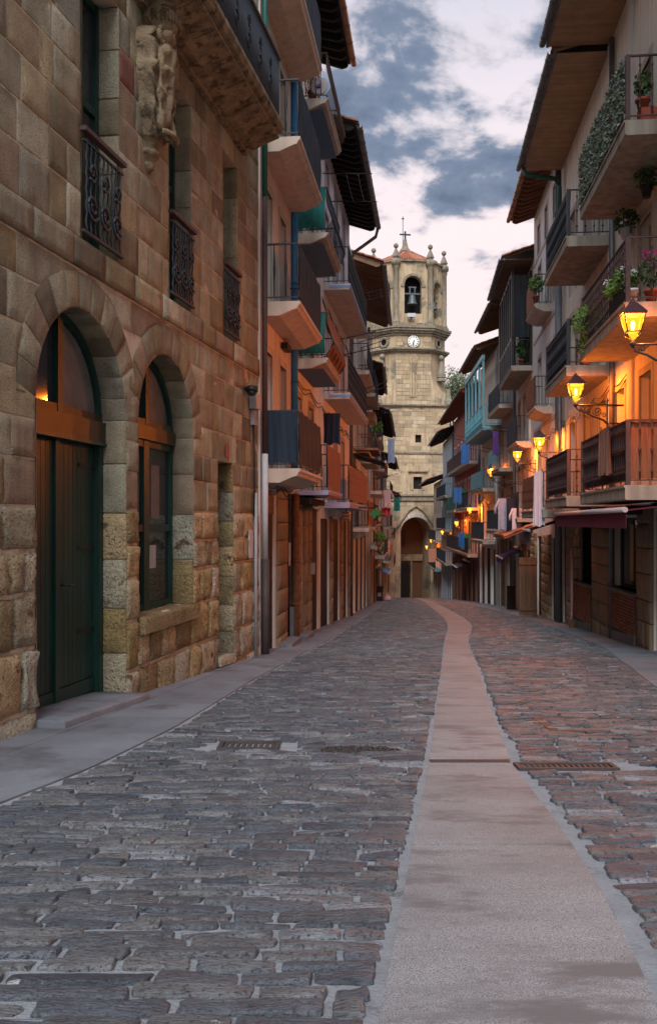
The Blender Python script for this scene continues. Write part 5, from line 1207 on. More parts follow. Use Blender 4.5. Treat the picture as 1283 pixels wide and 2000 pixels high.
for z_ in (gz + 1.02, 10.95): V.box('gallery_rail', 'black_metal', .5, 5.9, .71, .79, z_, z_ + .1, gb)
V.box('gallery_post', 'black_metal', .5, .6, .0, .1, gz, 11.1, gb); V.box('gallery_pane', 'glass', .53, .545, .12, .70, gz + 1.1, 10.95, gb)
eave(V, 0, V_len, 11.45, 1.15, 'board', 'clay_tile', 'zinc', 'brown_timber', slope=.3, depth=3.2)
balcony(V, .8, 4.8, 4.55, .6, 'cast_trim', .14, None, 'straight', 1.0, .13, 'iron', screen='blue_screen', moulded=True); balcony(V, .3, 5.5, 1.55, .6, 'concrete', .14, None, 'straight', 1.0, .13, 'iron', screen='blue_screen')
pier(V, .0, .55, -4, .5, 'rough_stone', .35, .08, .02); pier(V, 2.45, 3.55, -4, .5, 'shop_stone', .5, .08, .01)
# ---- timber roof house
X = far_house('stone_front_house', 'tall stone fronted house with shallow timber eave behind the glazed gallery', 'R', RX(41.5), 41.5, 8.83, 48, 11.3, [1.0, 3.9, 6.8], 'grey_plaster', 'shop_stone',
    [(0, .1, .9, dict(slab='concrete', iron='iron', **st_)), (1, .1, .8, dict(slab='concrete', iron='iron', screen='turquoise_paint', **st_)), (2, .1, .8, dict(slab='cast_trim', iron='iron', screen='dark_screen', **st_))], 1.1, dict(tile='old_tile', wood='brown_timber', style='rafter'))
Yh = far_house('turquoise_house', 'house with a turquoise timber gallery balcony under a tiled gable', 'R', 8.83, 48, 9.23, 56, 10.5, [.4, 3.2], 'cream_plaster', 'white_plaster',
    [(0, .1, .9, dict(slab='concrete', iron='iron', **st_)), (1, .1, .9, dict(slab='concrete', iron='iron', screen='turquoise_paint', **st_))], 1.2, dict(tile='clay_tile', wood='brown_timber', style='rafter', slope=.35))
gz = 6.3; gb = balcony(Yh, -1.6, 7.4, gz, 1.0, 'turquoise_paint', .25, None, 'straight', 1.05, .16, 'turquoise_paint', label='turquoise timber gallery with lattice railing')
for i in range(6): a = -1.5 + 8.8 * i / 5; Yh.box('gallery_post', 'turquoise_paint', a - .06, a + .06, .9, 1.0, gz, 9.6, gb)
Yh.box('gallery_beam', 'turquoise_paint', -1.6, 7.4, .88, 1.02, 9.6, 9.85, gb)
for i in range(22):
    a = -1.5 + 8.8 * i / 22; Yh.put(MB().tube([(a, 1.0, gz + .08), (a + .4, 1.0, gz + .5)], .02, 4, flat=True).tube([(a + .4, 1.0, gz + .08), (a, 1.0, gz + .5)], .02, 4, flat=True), 'lattice', 'turquoise_paint', gb)
Z5 = far_house('red_column_house', 'red and white house with wooden balconies beyond the turquoise gallery', 'R', 9.23, 56, 10.2, 75, 9.4, [-.6, 2.3, 5.2], 'red_plaster', 'brown_timber',
    [(0, .05, .95, dict(slab='concrete', iron='iron', screen='dark_screen', **st_)), (1, .05, .5, dict(slab='cast_trim', iron='iron', **st_)), (1, .55, .95, dict(slab='cast_trim', iron='iron', screen='green_cloth', **st_)), (2, .05, .95, dict(slab='cast_trim', iron='brown_iron', screen=None, **st_))], 1.2, dict(tile='clay_tile', wood='red_timber', style='rafter', slope=.35), sur='white_plaster')
Z6 = far_house('pale_blue_house', 'pale blue house with black balcony rails short of the church', 'R', 10.2, 75, 10.9, 88, 8.7, [-2.0, .8, 3.6], 'pale_blue_plaster', 'white_plaster',
    [(0, .05, .95, dict(slab='concrete', iron='iron', **st_)), (1, .05, .95, dict(slab='concrete', iron='iron', screen='dark_screen', **st_)), (2, .05, .95, dict(slab='concrete', iron='iron', **st_))], 1.3, dict(tile='clay_tile', wood='dark_timber', style='rafter', slope=.35))
Z7 = far_house('low_tiled_house', 'low house with red tiled eave touching the church tower', 'R', 10.9, 88, 11.5, 101, 5.4, [-3.2, -.4, 2.3], 'cream_plaster', 'peach_plaster',
    [(0, .05, .95, dict(slab='turquoise_paint', iron='iron', **st_)), (1, .05, .95, dict(slab='concrete', iron='iron', **st_))], 1.5, dict(tile='clay_tile', wood='dark_timber', style='rafter', slope=.3))
# ================================================================== church tower
TY = 108.2; TC = ((791 - CX) / F * TY, TY); TR = R(7.9)
TW = tag(link('church_tower', None, loc=(TC[0], TC[1], zg(104)), rotz=TR), 'octagonal sandstone church tower with clock, bell openings and red tiled roof', 'church tower')
ZT = lambda py, y=104.0: CAMZ + (HZ - py) / F * y - zg(104)        # local height for a photo row on the tower front
FH, CH = 2.06, 2.27                 # half of a main face; chamfer offset
HW = FH + CH                        # half width of the square
def octo(s=0.0):
    a, b = HW + s, FH + s * .414
    return [(-b, -a), (b, -a), (a, -b), (a, b), (b, a), (-b, a), (-a, b), (-a, -b)]
def prism(poly, z0, z1, poly1=None):
    p1 = poly1 or poly; n = len(poly); m = MB()
    vs = [(x, y_, z0) for x, y_ in poly] + [(x, y_, z1) for x, y_ in p1]
    return m.add(vs, [(i, (i + 1) % n, n + (i + 1) % n, n + i) for i in range(n)] + [tuple(range(n))[::-1], tuple(range(n, 2 * n))])
def tpart(m, name, mat, parent=None): return link(name, m.mesh(name, mat), parent or TW)
zR, zB, zC0, zC1, zK, zS1, zS2 = ZT(508), ZT(630), ZT(636), ZT(655), ZT(688), ZT(795), ZT(886)
sq = [(-HW + .15, -HW + .15), (HW - .15, -HW + .15), (HW - .15, HW - .15), (-HW + .15, HW - .15)]
SW = HW - .15
# lower shaft with a real passage arch
ahw = 30.0 / F * 104; ac = (801 - 798) / F * 104 + .05; azs = ZT(1040); ah = Hole(ac - ahw, ac + ahw, -2.0, azs + ahw, True)
wA = Hole((808 - 798) / F * 104 - .36, (808 - 798) / F * 104 + .36, ZT(864), ZT(849)); wB = Hole((806.5 - 798) / F * 104 - .5, (806.5 - 798) / F * 104 + .5, ZT(955), ZT(931))
sh = holed(-SW - .9, SW + .9, -1.2, ZT(972), [ah, ], 0, 4.2, 8.0); sh.xf(lambda p: (p[0], -SW - .25 - p[1], p[2])); low = tpart(sh, 'porch_wall', 'tower_stone')
sh = holed(-SW, SW, ZT(972), zS1, [wA, wB], 0, .5, 2 * SW); sh.xf(lambda p: (p[0], -SW - p[1], p[2])); shaft = tpart(sh, 'shaft', 'tower_stone')
tpart(prism(sq, zS1, zS1 + .2), 'shaft_top', 'tower_stone')
# broached stage: square below, octagon above
NS = 8
for i in range(NS):
    t0, t1 = i / NS, (i + 1) / NS
    def poly(t):
        b = (HW - .15) + (FH - .02 - (HW - .15)) * (1 - (1 - t) ** 2.2); a = HW - .15 + .02 * t
        return [(-b, -a), (b, -a), (a, -b), (a, b), (b, a), (-b, a), (-a, b), (-a, -b)]
    zz0, zz1 = zS1 + .2, ZT(725)
    tpart(prism(poly(t0), zz0 + (zz1 - zz0) * t0, zz0 + (zz1 - zz0) * t1, poly(t1)), 'broach_course', 'tower_stone')
tpart(prism(octo(-.12), ZT(725), zK), 'octagon_shaft', 'tower_stone')
tpart(prism(octo(-.1), zK + .2, zC1), 'clock_stage', 'tower_stone')
# blocks standing slightly proud on the front faces
blk = MB()
def ashlar(x0, x1, z0, z1, fn, hh=.46, holes_=()):
    zz = z0
    while zz < z1 - .2:
        e = min(z1, zz + hh * rnd(.85, 1.15)); x = x0
        while x < x1 - .1:
            w_ = rnd(.5, 1.15); xe = min(x1, x + w_); 
            if x1 - xe < .3: xe = x1
            if not any(h.u0 - .3 < xe and x < h.u1 + .3 and h.z0 - .2 < e and zz < (h.z1 if not h.arch else h.z1 + .1) for h in holes_):
                g = .02; d = rnd(.012, .03)
                a = [fn(x + g, zz + g, 0), fn(xe - g, zz + g, 0), fn(xe - g, e - g, 0), fn(x + g, e - g, 0)]; b = [fn(x + g * 1.5, zz + g * 1.5, d), fn(xe - g * 1.5, zz + g * 1.5, d), fn(xe - g * 1.5, e - g * 1.5, d), fn(x + g * 1.5, e - g * 1.5, d)]
                blk.add(a + b, [(4, 5, 6, 7), (0, 1, 5, 4), (1, 2, 6, 5), (2, 3, 7, 6), (3, 0, 4, 7)])
            x = xe
        zz = e
ashlar(-SW - .88, SW + .88, 0, ZT(975), lambda a, b, d: (a, -SW - .25 - d, b), .5, [Hole(ah.u0 - .6, ah.u1 + .6, -3, ah.z1 + .9)])
ashlar(-SW + .02, SW - .02, ZT(970), zS1 - .25, lambda a, b, d: (a, -SW - d, b), .48, [wA, Hole(wB.u0 - .9, wB.u1 + .9, wB.z0 - .3, wB.z1 + 1.3)])
ashlar(-FH + .05, FH - .05, zS1 + .3, zK - .1, lambda a, b, d: (a, -(HW - .15 + .03) - d, b), .46)
ashlar(-FH + .05, FH - .05, zK + .25, zC1 - .05, lambda a, b, d: (a, -(HW - .1) - d, b), .46, [Hole(-.9 + .0, .9, zK, zC1)])
tag(tpart(blk, 'ashlar_blocks', 'tower_block'), kind='stuff')
# cornices and string courses
def cornice(name, z, lay, poly=octo):
    o = None
    for i, (ds, dz0, dz1) in enumerate(lay):
        q = tpart(prism(poly(ds), z + dz0, z + dz1), name if o is None else 'moulding', 'tower_trim', o); o = o or q
    return o
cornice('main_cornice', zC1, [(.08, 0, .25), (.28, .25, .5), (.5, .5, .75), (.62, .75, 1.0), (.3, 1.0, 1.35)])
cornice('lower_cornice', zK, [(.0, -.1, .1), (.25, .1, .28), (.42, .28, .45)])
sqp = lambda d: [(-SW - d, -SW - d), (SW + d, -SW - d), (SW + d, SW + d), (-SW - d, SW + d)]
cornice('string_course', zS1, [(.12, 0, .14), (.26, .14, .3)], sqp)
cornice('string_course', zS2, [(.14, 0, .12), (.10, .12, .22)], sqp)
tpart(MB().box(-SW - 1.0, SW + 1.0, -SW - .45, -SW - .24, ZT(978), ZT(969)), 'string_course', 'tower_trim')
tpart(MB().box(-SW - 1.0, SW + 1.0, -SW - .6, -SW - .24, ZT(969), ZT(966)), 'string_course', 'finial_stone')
# belfry with arched bell openings on the visible faces
zb0 = zC1 + 1.3
def face_panel(cx_, cy_, ang, hw, hole, name):
    m = holed(-hw, hw, zb0, zR, [hole], 0, .7, .7, back=False) if hole else holed(-hw, hw, zb0, zR, [], 0, .5, .7)
    ca, sa = math.cos(ang), math.sin(ang)
    m.xf(lambda p: (cx_ + ca * p[0] + sa * p[1], cy_ + sa * p[0] - ca * p[1], p[2])); return tpart(m, name, 'tower_stone')
bo = Hole(-1.0, 1.0, ZT(612), ZT(538), True)
s8 = -.25; A_, B_ = HW + s8, FH + s8 * .414
fp = face_panel(0, -A_, 0, B_, bo, 'belfry_wall')
md = (A_ + B_) / 2; cw = math.hypot(A_ - B_, A_ - B_) / 2
bo2 = Hole(-.72, .72, ZT(618), ZT(545), True)
face_panel(md, -md, R(45), cw, bo2, 'belfry_wall'); face_panel(-md, -md, R(-45), cw, bo2, 'belfry_wall'); face_panel(A_, 0, R(90), B_, bo, 'belfry_wall'); face_panel(-A_, 0, R(-90), B_, bo, 'belfry_wall')
face_panel(md, md, R(135), cw, None, 'belfry_wall'); face_panel(-md, md, R(-135), cw, None, 'belfry_wall'); face_panel(0, A_, R(180), B_, None, 'belfry_wall')
core = MB(); core.add([(x * .62, y_ * .62, z_) for z_ in (zb0, zR) for x, y_ in octo(0)], [(i, (i + 1) % 8, 8 + (i + 1) % 8, 8 + i) for i in range(8)]); tpart(core, 'shade_core', 'painted_shade')  # near-black core paints in the darkness of the belfry interior
tpart(prism(octo(-.3), zb0 - .02, zb0 + .05), 'belfry_floor', 'tower_trim')
def arch_ring(cx_, cy_, ang, h, off, mat='tower_trim'):
    m = MB(); ca, sa = math.cos(ang), math.sin(ang); n = 12
    for i in range(n):
        t0, t1 = math.pi * i / n, math.pi * (i + 1) / n; q = [(h.c - math.cos(t) * r, h.zs + math.sin(t) * r) for t, r in ((t0, h.r), (t1, h.r), (t1, h.r + .26), (t0, h.r + .26))]
        m.extr(q, lambda a, b, t: (a, t, b), off, off + .10)
    for sg in (-1, 1): m.box(min(sg * h.r, sg * (h.r + .42)), max(sg * h.r, sg * (h.r + .42)), off, off + .10, h.zs - .25, h.zs)
    m.xf(lambda p: (cx_ + ca * p[0] + sa * p[1], cy_ + sa * p[0] - ca * p[1], p[2])); return tpart(m, 'arch_moulding', mat)
arch_ring(0, -A_, 0, bo, 0.0); arch_ring(md, -md, R(45), bo2, 0.0); arch_ring(-md, -md, R(-45), bo2, 0.0)
for x, y_ in octo(-.2):
    tpart(MB().lathe([(.42, zb0), (.42, zb0 + .3), (.34, zb0 + .4), (.33, zR - 1.0), (.40, zR - .9), (.40, zR - .6), (.55, zR - .5), (.58, zR - .2), (.5, zR + .05)], (x, y_, 0), 10), 'corner_pilaster', 'tower_trim')
    f = tpart(MB().lathe([(.40, 0), (.42, .12), (.26, .2), (.44, .26), (.46, .38), (.10, 1.2), (.10, 1.26)], (x, y_, zR + .05), 4, smooth=False), 'finial', 'finial_stone')
    link('ball', MB().lathe([(.03, 0), (.2, .08), (.30, .28), (.24, .48), (.05, .6)], (x, y_, zR + 1.27), 10).mesh('ball', 'finial_stone'), f)
tpart(prism(octo(-.02), zR - .12, zR + .06), 'parapet', 'tower_trim')
# roof: ribbed clay tiles on a low octagonal pyramid
apx = ZT(492, 108.2); rf = tpart(prism(octo(-.35), zR + .06, apx + .2, [(x * .02, y_ * .02) for x, y_ in octo(0)]), 'roof', 'clay_tile')
tm = MB(); oc = octo(-.3)
for i in range(8):
    p0, p1 = Vector((*oc[i], zR + .08)), Vector((*oc[(i + 1) % 8], zR + .08)); k = 12
    for j in range(k):
        t = (j + .5) / k; b = p0.lerp(p1, t); m_ = 1 - abs(2 * t - 1); top = b.lerp(Vector((0, 0, apx + .28)), .25 + .72 * m_)
        tm.tube([b, b.lerp(top, .5) + Vector((0, 0, .02)), top], .14, 5)
tag(link('roof_tiles', tm.mesh('roof_tiles', 'clay_tile'), rf), kind='stuff')
sp_ = tpart(MB().lathe([(.7, apx), (.55, apx + .3), (.42, apx + .4), (.2, apx + 1.2), (.2, apx + 1.4)], (0, 0, 0), 8, smooth=False), 'spire_base', 'finial_stone')
link('cross', MB().box(-.09, .09, -.09, .09, apx + 1.4, apx + 2.4).box(-.65, .65, -.085, .085, apx + 1.95, apx + 2.1).mesh('cross', 'iron'), sp_)
link('lightning_rod', MB().tube([(-.25, .1, apx + .8), (-.25, .1, apx + 4.2)], .04, 5).lathe([(.2, 0), (.02, .12)], (-.25, .1, apx + 3.9), 6).mesh('lightning_rod', 'iron'), sp_)
# clock
ck = ZT(667); cy0 = -(HW - .1)
fc = MB().lathe([(.68, 0), (.68, .10), (.64, .12), (.0, .12)], (0, 0, 0), 36).xf(lambda p: (p[0], cy0 - p[2], ck + p[1])); clk = tpart(fc, 'clock', 'clock_white')
rg = MB().lathe([(.76, 0), (.76, .09), (.70, .14), (.68, .09)], (0, 0, 0), 36).xf(lambda p: (p[0], cy0 - p[2], ck + p[1])); link('rim', rg.mesh('rim', 'tower_trim'), clk)
for i in range(12):
    a = R(30 * i); m = MB().box(-.04, .04, .125, .14, .44, .60).xf(lambda p: (p[0] * math.cos(a) + p[2] * math.sin(a), cy0 - p[1], ck - p[0] * math.sin(a) + p[2] * math.cos(a))); link('hour_mark', m.mesh('hour_mark', 'black_metal'), clk)
for ang, l_, w_ in ((186, .56, .035), (195, .34, .055)):
    a = R(ang); m = MB().box(-w_, w_, .15, .17, -.14, l_).xf(lambda p: (p[0] * math.cos(a) + p[2] * math.sin(a), cy0 - p[1], ck - p[0] * math.sin(a) + p[2] * math.cos(a))); link('hand', m.mesh('hand', 'black_metal'), clk)
# oculi on the clock stage
def oculus(cx_, cy_, ang, z_):
    ca, sa = math.cos(ang), math.sin(ang)
    m = MB().lathe([(.36, .02), (.36, .16), (.62, .16), (.66, .02)], (0, 0, 0), 20).xf(lambda p: (cx_ + ca * p[0] + sa * p[2], cy_ + sa * p[0] - ca * p[2], z_ + p[1])); o = tpart(m, 'oculus', 'tower_trim')
    m = MB().lathe([(.36, .03), (.0, .03)], (0, 0, 0), 20).xf(lambda p: (cx_ + ca * p[0] + sa * p[2], cy_ + sa * p[0] - ca * p[2], z_ + p[1])); link('opening', m.mesh('opening', 'painted_shade'), o)  # flat dark disc painted in for the shade of a hole
mk = (HW - .1 + FH - .04) / 2; oculus(mk, -mk, R(45), ck); oculus(-mk, -mk, R(-45), ck)
# corner finials on the broach
for sx, sy in ((-1, -1), (1, -1), (1, 1), (-1, 1)):
    b = SW - .75; f = tpart(MB().lathe([(.6, 0), (.6, .2), (.4, .35), (.5, .45), (.5, .8), (.12, 2.3), (.12, 2.4)], (sx * b, sy * b, ZT(742)), 8, smooth=False), 'finial', 'finial_stone')
    link('ball', MB().lathe([(.03, 0), (.22, .08), (.34, .3), (.26, .54), (.05, .66)], (sx * b, sy * b, ZT(742) + 2.35), 10).mesh('ball', 'finial_stone'), f)
    f = tpart(MB().lathe([(.55, 0), (.5, .5), (.35, .7), (.2, 1.8)], (sx * (SW - .1), sy * (SW - .1), zS1 + .3), 8, smooth=False), 'finial', 'finial_stone')
for k in range(3): tpart(MB().box(-.42 + .3 * k, -.24 + .3 * k, -(HW + .02), -(HW - .14), ZT(775), ZT(696)), 'pilaster_strip', 'tower_stone')
# shaft windows
for h, nm in ((wA, 'window'), (wB, 'window')):
    o = tpart(MB().box(h.u0 - .02, h.u1 + .02, -SW + .3, -SW + .4, h.z0 - .02, h.z1 + .02), nm, 'painted_shade')
for a0, a1, b0, b1 in ((wB.u0 - .3, wB.u0, wB.z0 - .1, wB.z1 + .3), (wB.u1, wB.u1 + .3, wB.z0 - .1, wB.z1 + .3), (wB.u0, wB.u1, wB.z1, wB.z1 + .3)): tpart(MB().box(a0, a1, -SW - .09, -SW, b0, b1), 'window_surround', 'tower_stone')
zp = ZT(920); pc = wB.c
tpart(MB().extr([(pc - 1.05, zp), (pc + 1.05, zp), (pc, zp + .75)], lambda a, b, t: (a, t, b), -SW - .22, -SW), 'pediment', 'tower_stone'); tpart(MB().box(pc - 1.12, pc + 1.12, -SW - .28, -SW, zp - .1, zp), 'pediment_sill', 'tower_trim')
# passage: voussoirs, hood mould, inner wall and door
n = 15; fy = -SW - .25
for k in range(n):
    t0, t1 = math.pi * k / n, math.pi * (k + 1) / n
    q = [(ah.c - math.cos(t) * r, ah.zs + math.sin(t) * r) for t, r in ((t0 + .01, ah.r), (t1 - .01, ah.r), (t1 - .01, ah.r + .55), (t0 + .01, ah.r + .55))]
    tpart(MB().extr(q, lambda a, b, t: (a, t, b), fy - .05, fy), 'voussoir', 'cast_trim' if 4 <= k <= 10 else 'tower_block', low)
hood = [(ah.c - ah.r - 1.0, ah.zs - .2), (ah.c - ah.r - .2, ah.zs + .9), (ah.c - .8, ah.z1 + .75), (ah.c, ah.z1 + 1.25), (ah.c + .8, ah.z1 + .75), (ah.c + ah.r + .2, ah.zs + .9), (ah.c + ah.r + 1.0, ah.zs - .2)]
tpart(MB().tube([(a, fy - .08, b) for a, b in hood], .13, 6), 'hood_mould', 'tower_trim', low)
by = fy + 4.1
tpart(MB().box(ah.u0 - .1, ah.u1 + .1, by, by + .1, -1.5, ah.z1 + .2), 'inner_wall', 'brown_timber', low)  # dark brown colour put in for the dimness of the passage
pd = tpart(MB().box(ah.u0 + .05, ah.c + .15, by - .12, by, -1.2, ZT(1102)), 'passage_door', 'dark_timber', low)
for i in range(2):
    for j in range(3): a = ah.u0 + .15 + i * 1.0; link('door_panel', MB().box(a, a + .8, by - .16, by - .121, .3 + 1.15 * j, 1.25 + 1.15 * j).mesh('door_panel', 'dark_timber'), pd)
tpart(MB().box(ah.u0 - .05, ah.u1 + .05, by - .25, by, ZT(1098), ZT(1085)), 'inner_lintel', 'tower_stone', low); tpart(MB().box(ah.u0 + .2, ah.c - .3, by - .1, by, ZT(1068), ZT(1036)), 'painted_panel', 'rust_iron', low); tpart(MB().box(ah.c + .3, ah.c + .45, by - .3, by, -1, ZT(1098)), 'inner_pier', 'tower_stone', low)
# bell
def bell(x, y_, z_, s_, label, ang):
    ca, sa = math.cos(TR), math.sin(TR); o = tag(link('church_bell', None, loc=(TC[0] + ca * x - sa * y_, TC[1] + sa * x + ca * y_, z_ + zg(104)), rotz=TR + ang), label, 'bell')
    link('bell_body', MB().lathe([(.62, 0), (.60, .08), (.45, .35), (.38, .8), (.34, 1.0), (.2, 1.12), (.0, 1.15)], (0, 0, 0), 18).xf(lambda p: tuple(c * s_ for c in p)).mesh('bell_body', 'bronze'), o)
    link('yoke', MB().box(-.95, .95, -.1, .1, 1.15, 1.32).box(-.35, -.22, -.1, .1, 1.32, 1.9).box(.22, .35, -.1, .1, 1.32, 1.9).box(-.45, .45, -.1, .1, 1.9, 2.05).xf(lambda p: tuple(c * s_ for c in p)).mesh('yoke', 'bronze'), o)
    link('clapper', MB().tube([(0, 0, .8), (0, 0, -.05)], .04, 6).mesh('clapper', 'iron'), o); return o
bell(0, -A_ + .45, ZT(593), 1.0, 'large bronze bell in the front arched opening of the tower', 0); bell(md - .3, -md + .3, ZT(598), .75, 'smaller bell in the side opening of the tower', R(45))
for i, (x, z_) in enumerate(((.2, ZT(624)), (5.0 - .2, ZT(628)))):
    pass
fl_ = tag(link('floodlight', None, loc=(TC[0] + .3, TC[1] - HW - .35, ZT(630) + zg(104) + .5)), 'white floodlight box on the cornice below the big bell', 'light'); link('housing', MB().box(-.45, .45, -.2, .2, 0, .42).mesh('housing', 'ceramic'), fl_); link('bracket', MB().box(-.1, .1, -.1, .1, -.3, 0).mesh('bracket', 'iron'), fl_)
# ================================================================== hillside with trees behind the tower
m = MB(); nx_ = 24; ny_ = 10
for j in range(ny_):
    for i in range(nx_):
        x = -120 + 320 * i / (nx_ - 1); y_ = 135 + 22 * j; h_ = 2 + 4.0 * j + 3 * noise.noise(Vector((x * .03, y_ * .03, 0)))
        h_ *= .35 + .75 * min(1, max(0, (x + 40) / 100)); m.v.append((x, y_, -9 + h_ * 1.0))
m.f = [(j * nx_ + i, j * nx_ + i + 1, (j + 1) * nx_ + i + 1, (j + 1) * nx_ + i) for j in range(ny_ - 1) for i in range(nx_ - 1)]; m.sm = [True] * len(m.f)
tag(link('hill', m.mesh('hill', 'hill_leaf')), kind='structure')
def tree(px, py, y_, rad, label, group='trees on the hill behind the tower'):
    x = (px - CX) / F * y_; zc = CAMZ + (HZ - py) / F * y_; base = -6.0
    o = tag(link('hill_tree', None, loc=(x, y_, base)), label, 'tree', group)
    tr_ = MB().tube([(0, 0, -2), (.2, 0, (zc - base) * .5), (0, .1, zc - base + rad * .4)], [rad * .09, rad * .06, rad * .02], 8)
    for k in range(7): a = rnd(0, 6.28); tr_.tube([(.1, 0, (zc - base) * rnd(.6, .95)), (math.cos(a) * rad * .7, math.sin(a) * rad * .7, zc - base + rad * rnd(-.2, .6))], [rad * .03, rad * .01], 5)
    link('trunk', tr_.mesh('trunk', 'bark'), o); m = MB()
    for k in range(26):
        d = Vector((random.gauss(0, 1), random.gauss(0, 1), random.gauss(0, .8))).normalized() * rnd(.3, 1) * rad
        leafs(m, (d.x, d.y, zc - base + d.z), rad * rnd(.22, .38), 130, rad * .045)
    link('crown', m.mesh('crown', 'hill_leaf'), o)
tree(884, 772, 150, 4.2, 'leafy tree touching the tower edge on the hill'); tree(905, 762, 158, 4.0, 'rounded tree on the hill just above the blue gable'); tree(925, 778, 150, 4.6, 'tree half hidden behind the turquoise house eave'); tree(866, 790, 165, 5.0, 'dark low tree behind the lower tower shaft')
# ================================================================== street lamps
def lamp_proto():
    o = link('street_lamp', None); a = .84
    br = MB().tube([(0, 0, 0), (a + .06, 0, 0)], .022, 6); link('arm', br.mesh('arm', 'iron'), o)
    link('wall_plate', MB().box(-.0, .03, -.035, .035, -.62, .10).lathe([(.05, 0), (.05, .02), (.02, .06), (.0, .09)], (.015, 0, .10), 8).mesh('wall_plate', 'iron'), o)
    sc = lambda c, r0, r1, tn, fl_, st: [(c[0] + fl_ * (r0 + (r1 - r0) * t) * math.cos(st + tn * 6.283 * t), 0, c[1] + (r0 + (r1 - r0) * t) * math.sin(st + tn * 6.283 * t)) for t in [i / 26 for i in range(27)]]
    br_ = [(.03, 0, -.50), (.10, 0, -.42), (.24, 0, -.36), (.42, 0, -.30), (.58, 0, -.20), (.70, 0, -.16), (.80, 0, -.12), (.84, 0, -.03)]
    link('brace', MB().tube(br_, [.03, .03, .024, .026, .024, .022, .02, .018], 6).mesh('brace', 'iron'), o)
    link('scroll', MB().tube(sc((.27, -.17), .02, .125, 1.6, 1, 2.2), .013, 5).mesh('scroll', 'iron'), o); link('scroll', MB().tube(sc((.66, -.09), .012, .075, 1.5, -1, 1.2), .011, 5).mesh('scroll', 'iron'), o); link('scroll', MB().tube(sc((.10, -.28), .01, .07, 1.4, -1, .4), .011, 5).mesh('scroll', 'iron'), o)
    lh = MB().lathe([(.03, -.06), (.05, 0), (.055, .04), (.035, .06), (.045, .10)], (a, 0, 0), 10); link('socket', lh.mesh('socket', 'iron'), o)
    def ring(w, z): return [(a - w, -w, z), (a + w, -w, z), (a + w, w, z), (a - w, w, z)]
    z0, z1, z2 = .10, .235, .56; w0, w1, w2 = .05, .125, .195
    def panes(wa, za, wb, zb_):
        q0, q1 = ring(wa, za), ring(wb, zb_)
        for i in range(4):
            j = (i + 1) % 4; link('pane', MB().add([q0[i], q0[j], q1[j], q1[i]], [(0, 1, 2, 3)]).mesh('pane', 'lamp_glass'), o)
    panes(.085, z1 + .0, w2, z2) if False else panes(w1, z1, w2, z2); panes(w0, z0, .075, z1 - .01)
    fr = MB(); q0, q1 = ring(w1, z1), ring(w2, z2)
    for i in range(4):
        j = (i + 1) % 4; fr.tube([q0[i], q1[i]], .013, 5); fr.tube([q0[i], q0[j]], .014, 5); fr.tube([q1[i], q1[j]], .016, 5)
        p0 = ring(w0, z0)[i]; fr.tube([p0, (p0[0] * .4 + q0[i][0] * .6 + (q0[i][0] - a) * .15, p0[1] * .4 + q0[i][1] * .6 + q0[i][1] * .15, z0 + .06), q0[i]], .009, 5)
    link('lantern_frame', fr.mesh('lantern_frame', 'iron'), o)
    cp = MB(); lo = ring(.225, z2); l1 = ring(.225, z2 + .02); mid = ring(.14, z2 + .13); tp_ = ring(.075, z2 + .21)
    vs = lo + l1 + mid + tp_
    cp.add(vs, [(4 * r + i, 4 * r + (i + 1) % 4, 4 * r + 4 + (i + 1) % 4, 4 * r + 4 + i) for r in range(3) for i in range(4)] + [(12, 13, 14, 15)])
    cp.lathe([(.075, 0), (.085, .015), (.05, .04), (.03, .06), (.04, .075), (.01, .10)], (a, 0, z2 + .21), 8); link('cap', cp.mesh('cap', 'lamp_cap'), o)
    link('bulb', MB().lathe([(.012, 0), (.03, .03), (.045, .09), (.03, .15), (.006, .17)], (a, 0, z1 + .04), 10).mesh('bulb', 'lamp_core'), o)
    ld = bpy.data.lights.new('lamp_light', 'POINT'); ld.energy = LAMP_W; ld.color = (1.0, .24, .028); ld.shadow_soft_size = .05
    lo_ = link('lamp_light', ld, o, loc=(a, 0, z2 - .075)); return o
LAMP_W = 255.0
proto = lamp_proto(); first = True
lamps = [(Q, 1235, 665, 'big lit street lantern hanging before the flower balcony', .42), (Q, 1108, 786, 'lit lantern on scrolled bracket between the cream house windows', .28), (T, 1043, 880, 'lit lantern over the long reed screened balcony', 0),
         (V, 1002, 902, 'lit lantern in front of the glazed gallery house', 0), (X, 952, 932, 'lit lantern beside the stone fronted house', 0), (Z5, 912, 1004, 'lit lantern beside the green and blue flags', 0),
         (Z5, 887, 1029, 'lit lantern beyond the flags on the red house', 0), (Z6, 860, 1045, 'lit lantern on the pale blue house', 0), (Z7, 838.5, 1061, 'small lit lantern above the orange banner', 0), (Z7, 829.5, 1073, 'farthest tiny lit lantern against the church arch', .5)]
for H, px, py, lab, dn in lamps:
    o = proto if first else copy_tree(proto); first = False
    n_ = .84 * (.8 if px > 1200 else 1) + dn; u_ = H.u(px, n_); zz = H.z(px, py, n_) - .06 * (1 if H in (Q, T, V) else .8)
    o.location = H.w(u_, dn if dn else 0.02, zz); o.rotation_euler = (0, 0, math.atan2(H.n[1], H.n[0])); tag(o, lab, 'street lamp', 'lit wall lanterns')
    if px > 1200: o.scale = (.8, .8, .8)
    if dn: link('extension', MB().tube([(0, 0, -.02), (-dn, 0, -.02)], .03, 6).tube([(0, 0, -.5), (-dn, 0, -.5)], .02, 6).mesh('extension', 'iron'), o)
